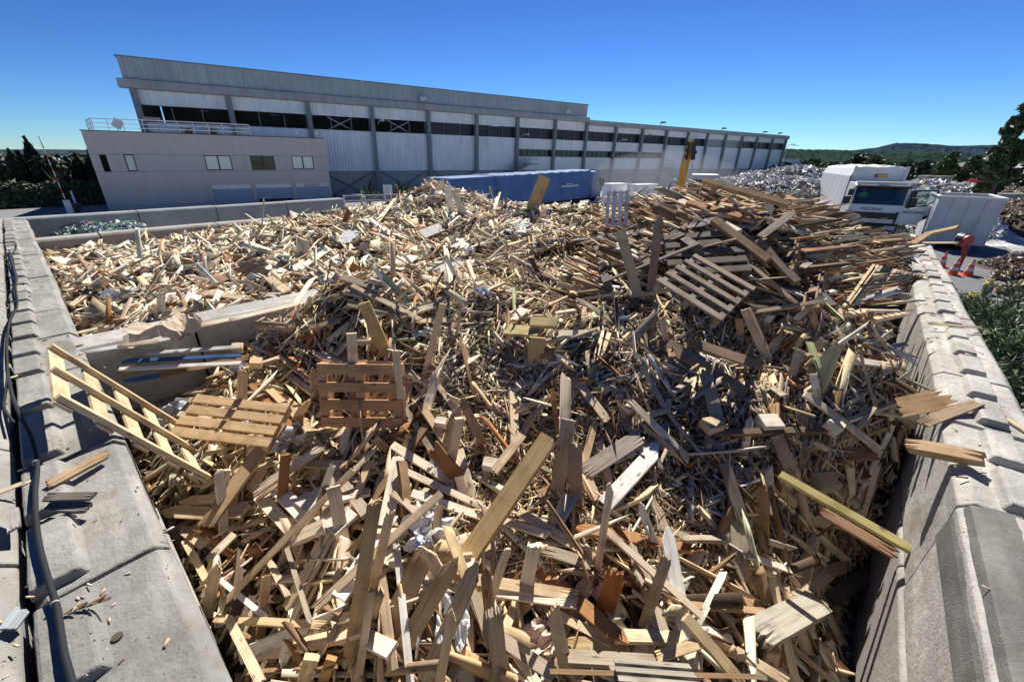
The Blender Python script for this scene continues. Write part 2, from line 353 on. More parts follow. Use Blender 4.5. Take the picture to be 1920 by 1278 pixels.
for i, y in enumerate(colsY):
    mb = MB(); top = 8.88 if y < 30.05 else 8.58
    mb.b2((-.25, y-.05, 0), (.45, y+.05, top)); mb.b2((.42, y-.2, 0), (.5, y+.2, top)); mb.b2((-.3, y-.2, 0), (-.22, y+.2, top))
    mb.build('column', 'steel', hall)
for i in range(len(colsY)-1):
    y0, y1 = colsY[i]+.06, colsY[i+1]-.06; z = 8.88 if y1 < 30.2 else 8.58; off = 18 <= colsY[i] < 47; right = colsY[i] > 47
    if off or right:
        MB().b2((-.05, y0, 7.85 if off else 7.75), (.1, y1, z)).build('upper_panel', 'cladw', hall)
    else: corr(MB(), y0, y1, 7.85, z, .05).build('upper_panel', 'clad', hall)
    if off:
        MB().b2((-.05, y0, 5.42), (.1, y1, 6.65)).build('cladding_panel', 'cladw', hall)
        MB().b2((-.05, y0, 2.95), (.1, y1, 4.55)).build('cladding_panel', 'cladw', hall)
        f = MB(); f.b2((-.02, y0, 4.58), (.04, y1, 4.62)); f.b2((-.02, y0, 5.36), (.04, y1, 5.4))
        for k in range(7): f.b2((-.015, y0+k*(y1-y0-.06)/6, 4.63), (.05, y0+k*(y1-y0-.06)/6+.06, 5.35))
        f = f.build('window', 'steel', hall); MB().b2((-.1, y0, 4.6), (-.06, y1, 5.38)).build('pane', 'glass', f)
    elif right: MB().b2((-.05, y0, 2.95), (.1, y1, 6.55 if i % 3 else 6.6)).build('cladding_panel', 'cladw', hall)
    else: corr(MB(), y0, y1, 2.95, 6.65, .05).build('cladding_panel', 'clad', hall)
    if i in (14, 13): MB().b2((-.08, y0, 6.62), (0, y1, 7.72)).build('blanking_panel', 'beamst', hall)
    elif i >= 4:
        MB().b2((-.22, y0, 6.62), (-.16, y1, 7.83)).build('band_glazing', 'bandglass', hall)
    for k in (1, 2): yy = y0+k*(y1-y0)/3; MB().b2((-.12, yy-.03, 6.66), (-.04, yy+.03, 7.74)).build('mullion', 'steel', hall)
    if i in (2, 3):
        f = MB()
        for s in (1, -1): f.tube([(-.5, (y0+y1)/2-s*1.2, 6.7), (-.5, (y0+y1)/2+s*1.2, 7.8)], .05, 6)
        f.build('cross_brace', 'rail', hall)
    MB().b2((-.2, y0, 0), (0, y1, 2.92)).build('base_wall', 'wallg', hall)
    if i in (2, 3, 4, 14, 16, 9):
        f = MB()
        for s in (1, -1): f.tube([(.08, (y0+y1)/2-s*2.6, .1), (.08, (y0+y1)/2+s*2.6, 2.9)], .06, 6)
        f.build('wind_brace', 'steel', hall)
    if i < 6:
        for k in range(2):
            yy = y0+1+k*3.; f = MB(); f.b2((-5-k*3, yy, 8.2), (-4.8-k*3, yy+.8, 8.3)); f.build('ceiling_lamp', 'blind', hall)
# cill under the cladding
MB().b2((-.02, -18.6, 2.925), (.16, 87.4, 2.946)).build('sill', 'steel', hall)
def stair(y0, y1, z0, z1):
    f = MB(); n = 12
    for s in (.75, 1.6): f.prism([(y0, z0-.15), (y1, z1-.15), (y1, z1+.1), (y0, z0+.1)], s, s+.06, 0)
    for k in range(n): t = (k+.5)/n; f.b2((.82, y0+(y1-y0)*t-.13, z0+(z1-z0)*t-.02), (1.59, y0+(y1-y0)*t+.13, z0+(z1-z0)*t+.02))
    for s in (.78, 1.63):
        for hh in (.55, 1.0): f.tube([(s, y0, z0+hh), (s, y1, z1+hh), (s, y1-(1.5 if y0 > y1 else -1.5)*1, z1+hh)], .025, 5)
        for k in range(5): t = k/4; f.tube([(s, y0+(y1-y0)*t, z0+(z1-z0)*t), (s, y0+(y1-y0)*t, z0+(z1-z0)*t+1.)], .025, 5)
    e = 1.5 if y1 > y0 else -1.5
    f.b2((.2, min(y1+.01*e, y1+e), z1-.1), (1.66, max(y1+.01*e, y1+e), z1))
    f.build('stair', 'steel', hall)
stair(16.2, 19.2, 2.2, 3.7); stair(53.0, 48.6, .2, 3.2)
# small flood lamps on the roof edge and wall lamps
for y, z in ((45.8, 9.2), (63, 9.1), (77.5, 9.1), (83.5, 9.1)):
    mb = MB(); mb.tube([(.3, y, z), (.3, y, z+.35)], .05, 6); mb.box((.5, y+.2, z+.45), (.5, .7, .22)); mb.build('roof_lamp', 'steel', hall)
for y, z in ((5.3, 9.75), (25.6, 9.72)):
    mb = MB(); mb.b2((.63, y-.1, z-.1), (.9, y+.1, z)); mb.b2((.8, y-.35, z+.0), (1.1, y+.35, z+.3)); mb.build('wall_lamp', 'rail', hall, bevel=.03)
for y, z in ((.4, 7.6), (18.6, 7.0), (36.4, 6.95), (42.3, 7.9), (71.2, 7.9), (88.2, 7.6)):
    mb = MB(); mb.tube([(.5, y, z-.35), (.9, y, z-.05), (1.2, y+.05, z)], .04, 6); mb.box((1.45, y+.1, z), (.75, .3, .16)); mb.build('wall_lamp', 'rail', hall, bevel=.04)

# the hall is pushed some seven metres farther back than its facade figures above: location and meshes scaled about the camera
HK = 1.15
hall.location = (WP[0]*HK, WP[1]*HK, H-HK*H)
for o in list(hall.children)+[c for q in hall.children for c in q.children]: o.data.transform(Matrix.Scale(HK, 4))
# ================================================================== OFFICE
OP = np.array([-31.57, 34.84, 0.]); OA = 54.24
off = empty('office_building', 'two storey flat roofed grey office block with a rooftop railing and three roller shutters', 'building', OP, OA)
W_ = 18.15; T_ = 5.9
wins = [(2.05, 2.7, 3.0, 4.25, 'blind'), (7.55, 9.6, 3.03, 4.27, 'blind'), (11.15, 13.2, 3.03, 4.3, 'glass'), (14.75, 16.8, 3.08, 4.3, 'blind')]
shut = [(7.6, 10.75), (11.15, 14.3), (14.78, 17.9)]
# front wall assembled round its openings
mb = MB(); ys = sorted({-.0, W_, *[v for q in wins for v in q[:2]], *[v for q in shut for v in q]})
ys = [0.0, .55, .98]+[v for v in ys if v > 1]
for a, b in zip(ys[:-1], ys[1:]):
    c = (a+b)/2; holes = [(q[2], q[3]) for q in wins if q[0] < c < q[1]]+[(.05, 1.78) for q in shut if q[0] < c < q[1]]
    if .55 < c < .98: holes += [(2.93, 4.22)]
    z = -.2
    for h0, h1 in sorted(holes): mb.b2((-.3, a, z), (0, b, h0)); z = h1
    mb.b2((-.3, a, z), (0, b, T_))
mb.add([(0, 0, -.2), (0, 0, T_), (-5, -.3, T_), (-5, -.3, -.2), (-5, W_, T_), (-5, W_, -.2), (-.31, W_, T_), (-.31, W_, -.2), (-.3, .01, -.2), (-.3, .01, T_)], [(0, 1, 2, 3), (3, 2, 4, 5), (5, 4, 6, 7)])
mb.add([(-.02, 0.02, T_-.25), (-.02, W_-.02, T_-.25), (-5, W_-.02, T_-.25), (-5, -.28, T_-.25)], [(0, 1, 2, 3)])
mb.build('wall', 'render', off)
mb = MB()
for z in (4.25, 2.94, .26):
    mb.b2((.001, .0, z), (.004, W_, z+.035))
mb.build('wall_groove', 'steel', off)
mb = MB(); mb.b2((-.3, -.06, T_+.003), (.05, W_+.05, T_+.06)); mb.build('parapet_cap', 'black', off)
for a, b, z0, z1, k in wins:
    f = MB(); t = .07
    f.b2((-.12, a, z0), (-.03, b, z0+t)); f.b2((-.12, a, z1-t), (-.03, b, z1)); f.b2((-.12, a, z0+t), (-.03, a+t, z1-t)); f.b2((-.12, b-t, z0+t), (-.03, b, z1-t))
    if b-a > 1: f.b2((-.12, (a+b)/2-.05, z0+t), (-.03, (a+b)/2+.05, z1-t))
    f = f.build('window', 'black', off)
    MB().b2((-.1, a+t, z0+t), (-.085, b-t, z1-t)).build('pane', 'glass' if k == 'glass' else 'blind', f)
    if b-a < 1:
        for i in range(4): MB().b2((-.084, a+t+.04+i*.13, z0+t), (-.08, a+t+.06+i*.13, z1-t)).build('blind_edge', 'steel', f)
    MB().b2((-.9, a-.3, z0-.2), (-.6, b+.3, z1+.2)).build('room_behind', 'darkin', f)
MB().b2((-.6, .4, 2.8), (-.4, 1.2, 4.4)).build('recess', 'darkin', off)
for a, b in shut:
    g = MB(); n = 9
    g.b2((-.16, a, 1.45), (-.05, b, 1.78))
    z = 1.44; low = .5 if a > 11 and a < 12 else .15
    while z > low: g.prism([(-.15, z-.1), (-.06, z-.115), (-.1, z), (-.15, z)], a+.03, b-.03, 1); z -= .15
    g.build('roller_shutter', 'shutter', off)
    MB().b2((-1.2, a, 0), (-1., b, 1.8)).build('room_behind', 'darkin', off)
# railing (front run, and the return at the left end)
mb = MB()
def rail(mb, pts, h=.95, post=1.1):
    for p, q in zip(pts[:-1], pts[1:]):
        p = Vector(p); q = Vector(q); n = max(1, round((q-p).length/post))
        for k in range(n+1): mb.tube([p.lerp(q, k/n), p.lerp(q, k/n)+Vector((0, 0, h))], .03, 5)
        for hh in (h, h*.66, h*.35): mb.tube([p+Vector((0, 0, hh)), q+Vector((0, 0, hh))], .025 if hh < h else .035, 5)
rail(mb, [(-.5, 11.7, T_), (-.5, 5.2, T_), (-1.0, 2.6, T_), (-1.2, .7, T_), (-4.8, .0, T_)]); mb.build('railing', 'rail', off)
for y, x in ((6.3, -4), (8.2, -4)):
    g = MB(); g.b2((x, y, T_-.2), (x+.5, y+1.2, T_+.75)); o = g.build('air_conditioner', 'beamst', off, bevel=.02)
    f = MB(); f.tube([(x+.501, y+.75, T_+.3), (x+.52, y+.75, T_+.3)], .3, 16); f.build('fan', 'black', o)
for y, x, s in ((2.2, -.6, .6), (15.6, -.3, .3), (17.4, -.3, .3)):
    g = MB(); g.tube([(x, y, T_), (x, y, T_+.3)], .04, 6); g.box((x, y+.1, T_+.3+s*.5), (.15, s, s*1.1), [dirv(90), nrm([0, 1, -.6]), nrm([0, .6, 1])]); g.build('flood_lamp', 'rail', off)
g = MB(); g.tube([(-1.5, 5, T_), (-1.5, 5, T_+1.1)], .05, 6); g.box((-1.5, 4.6, T_+1.15), (.4, 1.2, .15)); g.build('street_lamp_head', 'steel', off, bevel=.05)
# sign
def text(s, size, parent, loc, rot, mat, ext=.004, name='lettering', bold=0):
    c = bpy.data.curves.new('t', 'FONT'); c.body = s; c.size = size; c.extrude = ext; c.align_x = 'CENTER'; c.align_y = 'CENTER'; c.offset = bold
    o = bpy.data.objects.new('t', c); COL.objects.link(o); bpy.context.view_layer.update()
    me = bpy.data.meshes.new_from_object(o.evaluated_get(bpy.context.evaluated_depsgraph_get())); bpy.data.objects.remove(o)
    me.materials.clear(); me.materials.append(M[mat]); q = bpy.data.objects.new(name, me); COL.objects.link(q); q.parent = parent; q.location = loc; q.rotation_euler = rot; return q
sg = MB().b2((-.02, 15.5, 1.42), (.01, 17.1, 1.72)).build('sign_panel', 'white', off)
text('PRODUITS DANGEREUX', .13, sg, (.016, 16.25, 1.635), (R_(90), 0, R_(90)), 'black')
text('DECHETS DANGEREUX', .13, sg, (.016, 16.25, 1.505), (R_(90), 0, R_(90)), 'black')
text('2', .24, sg, (.016, 16.98, 1.57), (R_(90), 0, R_(90)), 'black')
# ================================================================== BAY WALLS
WEAR = bpy.data.textures.new('wear', 'CLOUDS'); WEAR.noise_scale = .05; WEAR.noise_depth = 3
WEAR2 = bpy.data.textures.new('wear_broad', 'CLOUDS'); WEAR2.noise_scale = .35; WEAR2.noise_depth = 1
def wallthing(name, label, P, az, joints, n0, n1, top, courses=3, ridge=None, mat='conc', cat='wall', split=None, jseed=0, low=0.):
    """block wall; local +Y runs along az, local +X to its right; ridge=(x0,x1,x2,x3,h) profile of the shear keys"""
    rr = random.Random(jseed); o = empty(name, label, cat, (P[0], P[1], 0), az)
    ch = (top-low)/courses
    for c in range(courses):
        z0, z1 = low+c*ch, low+(c+1)*ch; topc = c == courses-1
        sh = 0 if topc or c % 2 == 0 else .3
        for a, b in zip(joints[:-1], joints[1:]):
            a2, b2 = a+sh, b+sh; g = .012; dx = rr.uniform(-.012, .012); dz = rr.uniform(-.012, .008) if topc else 0
            q = MB(); ce = .05
            prof = [(n0+dx, z0+.03), (n0+.03+dx, z0+.004), (n1-.03+dx, z0+.004), (n1+dx, z0+.03), (n1+dx, z1+dz-ce), (n1-ce+dx, z1+dz), (n0+ce+dx, z1+dz), (n0+dx, z1+dz-ce)]
            q.prism(prof, a2+g, b2-g, 1)
            if topc and ridge:
                x0, x1, x2, x3, h = ridge; cuts = [a2+g+.03, b2-g-.03] if not (split and (b-a) > split) else [a2+g+.03, (a2+b2)/2-.035, (a2+b2)/2+.035, b2-g-.03]
                for s0, s1 in zip(cuts[::2], cuts[1::2]):
                    zt = z1+dz; vs = []
                    s0 += rr.uniform(0, .03); s1 -= rr.uniform(0, .03)
                    for (yy, yt) in ((s0, s0+.008), (s1, s1-.008)):
                        vs += [(x0+dx, yy, zt-.02), (x1+dx, yt, zt+h), (x2+dx, yt, zt+h), (x3+dx, yy, zt-.02)]
                    q.add(vs, [(0, 1, 2, 3), (7, 6, 5, 4), (0, 4, 5, 1), (1, 5, 6, 2), (2, 6, 7, 3), (3, 7, 4, 0)])
            blk = q.build('concrete_block', mat if topc else 'concf', o, bevel=.012)
            if topc and ridge and a < 8.5:      # worn, slightly uneven faces and chipped edges on the nearer blocks
                sb_ = blk.modifiers.new('s', 'SUBSURF'); sb_.subdivision_type = 'SIMPLE'; sb_.levels = sb_.render_levels = 4 if a > 3.4 else 5
                dm = blk.modifiers.new('d', 'DISPLACE'); dm.texture = WEAR; dm.strength = .006; dm.mid_level = .6; dm.texture_coords = 'LOCAL'
                dm = blk.modifiers.new('d2', 'DISPLACE'); dm.texture = WEAR2; dm.strength = .01; dm.mid_level = .5; dm.texture_coords = 'LOCAL'
    return o
LJ = [-2.6, -1.42, -.24, .98, 2.14, 3.34, 4.93, 6.04, 7.17, 8.3, 9.45, 10.6, 11.75, 12.9, 14.05, 15.2, 16.35, 17.5, 18.66]
wallthing('retaining_wall', 'long pale concrete block wall at the left edge that the black hoses lie on', (0, 0), -48, LJ, -.475, 0., 2.4, 3, (-.473, -.462, -.305, -.265, .05), split=1.0, jseed=1)
wallthing('retaining_wall', 'second row of flush concrete blocks left of the dark gap beside the black hoses', (0, 0), -48, [-2.3]+[j+.35 for j in LJ[2:]], -1.35, -.515, 2.445, 3, None, jseed=2)
RP = (-.02+0, 0.02)
RJ = [-1.6, .3, 1.9, 3.12, 4.2, 5.25, 6.35, 7.45, 8.6, 9.75, 10.9, 12.1, 13.3, 14.5]
RA = 41.8; rf = dirv(RA+90)
wallthing('retaining_wall', 'pale concrete block wall with raised keys along the right side of the wood heap', rf*.86, RA, RJ, 0., .50, 2.4, 3, (.15, .18, .31, .335, .055), mat='concl', split=.9, jseed=3)
# lifting sockets: dark discs paint the shade inside the holes
Lw = [o for o in bpy.data.objects if o.get('label', '').startswith('long pale concrete block wall')][0]
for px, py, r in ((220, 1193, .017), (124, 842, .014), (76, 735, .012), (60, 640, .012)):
    p = atz(px, py, 2.405); e_ = dirv(-48); f_ = dirv(42); q_ = (p@f_, p@e_, 2.396); MB().tube([(q_[0], q_[1], 2.385), (q_[0], q_[1], 2.409)], [r, r*1.1], 12).build('socket_shade_disc', 'bark', Lw)
# the nearest block of the right wall has a broken rough bevel
nb = MB(); nb.prism([(-.022, 2.12), (-.018, 2.27), (.02, 2.405), (.1, 2.437), (.2, 2.446), (.2, 2.15)], -1.5, 3.08, 1)
nb.v = [(x+(random.uniform(-.006, .006)), y, z+random.uniform(-.004, .004)) for x, y, z in nb.v]
par = [o for o in bpy.data.objects if o.get('label', '').startswith('pale concrete block wall with raised keys')][0]
nb.build('rough_mortar_strip', 'concd', par)
DP = np.array([-4.05, 3.6]); DA = 45.4
wallthing('dividing_wall', 'low concrete divider between the two wood heaps strewn with splinters', DP-dirv(DA)[:2]*.35, DA, [0, 1.3, 2.9, 4.5, 6.1, 7.7, 9.3, 10.9, 12.5, 14.1], -.5, 0, 2.4, 3, None, 'concl', jseed=4)
WP2 = np.array([-10.35, 9.21]); WA2 = 44.
wallthing('dividing_wall', 'grey concrete block wall behind the pale splintered heap in front of the bottle heap', WP2, WA2, [0, 1.15, 3.7, 6.3, 8.9, 11.5], -.5, 0, 2.4, 2, None, 'concf', jseed=5)
WP3 = np.array([-14.45, 12.27]); WA3 = 42.5
wallthing('dividing_wall', 'farthest bluish grey concrete block wall directly in front of the roller shutters', WP3, WA3, [0, 3.2, 5.6, 8.3, 11.0], -.5, 0, 2.4, 3, None, 'concb', jseed=6)
wallthing('dividing_wall', 'low grey block step right of the taller wall ending by the white railings', WP3+dirv(WA3)[:2]*11.05, WA3, [0, 1.8, 3.6], -.5, 0.3, 1.7, 2, None, 'concb', jseed=7)
# left front road side wall end block
# ================================================================== HOSES on the left wall
LA = -48; Le = dirv(LA); Lf = dirv(LA+90)
def onL(px, py, z): return atz(px, py, z)
def hose(name, label, pts, r, z0=2.47):
    P = [atz(x, y, z0+r+dz) for x, y, dz in pts]
    # smooth with Catmull-Rom
    Q = []
    for i in range(len(P)-1):
        p0, p1, p2, p3 = P[max(i-1, 0)], P[i], P[i+1], P[min(i+2, len(P)-1)]
        for k in range(6):
            t = k/6; Q.append(.5*((2*p1)+(-p0+p2)*t+(2*p0-5*p1+4*p2-p3)*t*t+(-p0+3*p1-3*p2+p3)*t**3))
    Q.append(P[-1]); o = MB().tube(Q, r, 12).build(name, 'rubber', smooth=True); tag(o, label, 'hose'); return o
h1 = hose('black_hose', 'thick black hose running the whole length of the left wall', [(150, 1330, 0), (122, 1230, 0), (112, 1170, 0), (106, 1135, 0), (92, 1090, 0), (72, 1010, 0), (66, 930, 0), (70, 870, 0), (58, 820, .02), (36, 775, .02), (20, 730, .02), (12, 670, 0), (16, 610, 0), (24, 590, 0), (32, 572, 0), (27, 545, 0), (32, 520, 0), (27, 505, 0), (24, 485, .01), (17, 470, .0)], .0118)
h2 = hose('black_hose', 'thinner black hose looping beside the thick one on the left wall', [(26, 792, .02), (8, 765, 0), (10, 740, .0), (14, 700, .03), (13, 640, .03), (19, 600, .03), (28, 585, .02), (33, 568, .02), (30, 540, .02), (30, 520, .02), (24, 498, .03), (20, 480, .02), (30, 466, 0), (28, 455, 0), (10, 455, 0), (-20, 457, 0)], .009)
for (px, py) in ((106, 1135), (68, 870)):
    p = atz(px, py, 2.47); MB().tube([p+np.array([0, 0, .014])-Le*.004, p+np.array([0, 0, .014])+Le*.004], .0145, 10).build('cable_tie', 'beamst', h1)
# ================================================================== HEAPS
def tps(pts, reg=.02):
    P = np.array([p[:2] for p in pts]); z = np.array([p[2] for p in pts]); n = len(P)
    def U(r): return np.where(r > 0, r*r*np.log(r+1e-9), 0)
    K = U(np.linalg.norm(P[:, None]-P[None], axis=2))+reg*np.eye(n); A = np.c_[np.ones(n), P]
    m = np.block([[K, A], [A.T, np.zeros((3, 3))]]); s = np.linalg.solve(m, np.r_[z, 0, 0, 0])
    def f(x, y):
        x = np.asarray(x, float); y = np.asarray(y, float); sh = x.shape; Q = np.c_[x.ravel(), y.ravel()]
        out = U(np.linalg.norm(Q[:, None]-P[None], axis=2))@s[:n]+s[n]+Q@s[n+1:]; return out.reshape(sh)
    return f
def cp(L): return [tuple(atz(x, y, z)[:2])+(z,) for x, y, z in L]
B1 = cp([(430, 1270, 1.0), (600, 1270, 1.2), (960, 1278, 1.35), (1300, 1278, 1.25), (1600, 1270, .65), (1700, 1230, -.1), (1650, 1150, .15),
 (330, 980, 1.25), (400, 1130, 1.1), (700, 1050, 1.5), (1000, 1050, 1.5), (1300, 1050, 1.4), (1540, 1060, 1.0), (1690, 1060, .0), (1700, 940, .8),
 (280, 830, 1.5), (450, 850, 1.6), (700, 850, 1.65), (960, 850, 1.8), (1250, 850, 1.85), (1500, 850, 1.8), (1700, 820, 1.95),
 (260, 720, 1.45), (400, 690, 1.6), (560, 720, 1.9), (750, 700, 2.15), (960, 700, 2.2), (1200, 700, 2.3), (1450, 700, 2.25), (1650, 680, 2.1),
 (480, 640, 1.75), (640, 540, 2.7), (750, 560, 2.7), (900, 570, 2.6), (1050, 600, 2.55), (1200, 610, 2.5), (1400, 640, 2.4), (1600, 610, 2.15),
 (820, 520, 2.4), (950, 500, 2.45), (1060, 520, 2.35), (1250, 565, 1.8), (1420, 570, 1.85), (1560, 560, 2.0), (1650, 520, 2.35),
 (1000, 440, 2.7), (1100, 450, 2.75), (1300, 440, 3.05), (1500, 450, 3.05), (1620, 462, 2.75), (1100, 395, 3.0), (1300, 376, 3.28), (1240, 368, 3.15), (1480, 395, 3.2), (1580, 428, 2.9), (1670, 482, 2.3)])
B1 += [(7.5, 15.5, 1.7), (10.5, 13.5, 1.5), (4.5, 16, 1.6), (9, 17, .9), (12, 15, .7), (13, 13, .5)]
B2 = cp([(80, 480, 2.15), (110, 540, 2.15), (150, 600, 2.15), (180, 640, 2.1), (300, 600, 2.25), (300, 500, 2.3), (450, 560, 2.35), (450, 460, 2.45), (600, 500, 2.45), (700, 430, 2.7),
 (130, 465, 2.1), (250, 462, 2.15), (400, 440, 2.3), (560, 412, 2.4), (640, 405, 2.6), (720, 385, 2.7), (780, 365, 3.0), (840, 350, 3.3), (880, 360, 3.15), (860, 480, 2.0), (760, 505, 2.3), (950, 460, 2.6), (930, 420, 2.8), (985, 385, 2.85),
 (1010, 408, 2.4), (1040, 391, 2.7), (1090, 394, 2.8), (1080, 428, 2.5), (1000, 440, 2.55)])
B2 += [(2, 19, 1.3), (-2, 20, 1.2), (-5, 18.6, 1.2), (6, 18, 1.3), (0, 23, .4), (5, 22, .6)]
f1 = tps(B1); f2 = tps(B2)
DE = dirv(DA)[:2]; DF = dirv(DA+90)[:2]
def side(x, y): return (x-DP[0])*DF[0]+(y-DP[1])*DF[1]        # >0: first bay
def w2side(x, y): f = dirv(WA2+90)[:2]; return (x-WP2[0])*f[0]+(y-WP2[1])*f[1]
def lside(x, y): return x*Lf[0]+y*Lf[1]
def rside(x, y): return x*rf[0]+y*rf[1]-.86                    # <0: inside
def alongb(x, y): return (x*dirv(44)[0]+y*dirv(44)[1])
def hz(x, y):
    x = np.asarray(x, float); y = np.asarray(y, float); s = side(x, y)
    z1 = np.clip(f1(x, y), -.2, 3.6); z2 = np.clip(f2(x, y), .1, 3.7)
    t = np.clip((s+.25)/.5+.5, 0, 1); far = np.clip((alongb(x, y)-5)/3, 0, 1)
    t = np.where(far > 0, np.clip((s+.25)/(.5+far*2.5)+.5, 0, 1), t); t = t*t*(3-2*t)
    z = z1*t+z2*(1-t)
    z = z+(vnoise(x, y, .95, 11)-.5)*.24+(vnoise(x, y, .42, 12)-.5)*.13
    fall = np.clip((17.5-alongb(x, y))/3.5, 0, 1); fall = fall*fall*(3-2*fall)
    return z*fall+.05*(1-fall)-.0
GX0, GY0, GS = -13., -1.6, .1; gx = np.arange(GX0, 16, GS); gy = np.arange(GY0, 23, GS); GXX, GYY = np.meshgrid(gx, gy, indexing='ij'); GZ = hz(GXX, GYY)
def hq(x, y):
    u = np.clip((np.asarray(x)-GX0)/GS, 0, len(gx)-1.01); v = np.clip((np.asarray(y)-GY0)/GS, 0, len(gy)-1.01)
    i = u.astype(int); j = v.astype(int); a = u-i; b = v-j
    return (GZ[i, j]*(1-a)+GZ[i+1, j]*a)*(1-b)+(GZ[i, j+1]*(1-a)+GZ[i+1, j+1]*a)*b
def inside(x, y, m=0.): return (lside(x, y) > m) & (rside(x, y) < -m) & (w2side(x, y) > m) & (alongb(x, y) < 17.3) & ~((side(x, y) > -.5-m) & (side(x, y) < m) & (alongb(x, y) < 7.3)) 
ok = (lside(GXX, GYY) > -.1) & (rside(GXX, GYY) < .1) & (w2side(GXX, GYY) > -.1) & (alongb(GXX, GYY) < 17.6)
idx = -np.ones(GXX.shape, int); fsq = ok[:-1, :-1] & ok[1:, :-1] & ok[:-1, 1:] & ok[1:, 1:]
vv = np.zeros(GXX.shape, bool); vv[:-1, :-1] |= fsq; vv[1:, :-1] |= fsq; vv[:-1, 1:] |= fsq; vv[1:, 1:] |= fsq
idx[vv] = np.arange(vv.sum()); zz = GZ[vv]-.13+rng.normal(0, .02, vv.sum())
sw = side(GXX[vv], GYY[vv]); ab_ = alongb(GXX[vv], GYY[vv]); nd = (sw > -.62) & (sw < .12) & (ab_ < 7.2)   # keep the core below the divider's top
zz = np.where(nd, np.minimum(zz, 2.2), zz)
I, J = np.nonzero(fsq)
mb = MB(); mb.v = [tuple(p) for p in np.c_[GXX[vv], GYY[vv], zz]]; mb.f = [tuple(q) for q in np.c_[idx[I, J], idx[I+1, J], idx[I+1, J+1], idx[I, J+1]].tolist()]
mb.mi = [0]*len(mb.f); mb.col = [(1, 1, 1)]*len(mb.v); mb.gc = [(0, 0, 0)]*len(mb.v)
core = mb.build('wood_debris', 'soil'); tag(core, 'core under the waste wood darkened like the shaded gaps between splinters', 'debris', kind='stuff')
# -- colours
PAL = {'pale': (.77, .65, .48), 'tan': (.63, .49, .33), 'honey': (.66, .49, .29), 'brown': (.30, .19, .11), 'rust': (.34, .17, .075), 'grey': (.41, .335, .25), 'dark': (.12, .085, .058), 'white': (.76, .73, .67), 'green': (.33, .36, .2), 'cream': (.79, .70, .56)}
PN = list(PAL); PV = np.array([PAL[k] for k in PN])
def regcol(x, y, n):
    """palette weights by place: weathered grey to the right, orange-brown to the left, pale chips in the rear bay"""
    X, Y = proj(np.c_[x, y, hq(x, y)])
    w = np.tile(np.array([.26, .24, .12, .1, .06, .1, .05, .02, .02, .08]), (n, 1))
    b2 = side(x, y) < -.3
    w[b2] = [.34, .17, .08, .08, .05, .08, .04, .05, .01, .2]
    gr = (~b2) & (X > 1050) & (Y > 600); w[gr] = [.2, .26, .08, .16, .05, .15, .07, .03, .01, .08]
    bk = (~b2) & (X > 1060) & (Y < 590); w[bk] = [.07, .18, .08, .28, .12, .2, .16, .02, 0, .03]  # darker mix at the right back also paints the hollow's shade
    lf = (~b2) & (X < 780) & (Y > 600); w[lf] = [.2, .25, .26, .09, .12, .04, .02, .02, .01, .07]
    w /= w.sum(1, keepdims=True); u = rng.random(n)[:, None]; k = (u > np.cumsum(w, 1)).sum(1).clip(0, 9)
    c = PV[k]*(1+rng.normal(0, .1, (n, 1)))*(1+rng.normal(0, .035, (n, 3))); return np.clip(c, .015, .75)
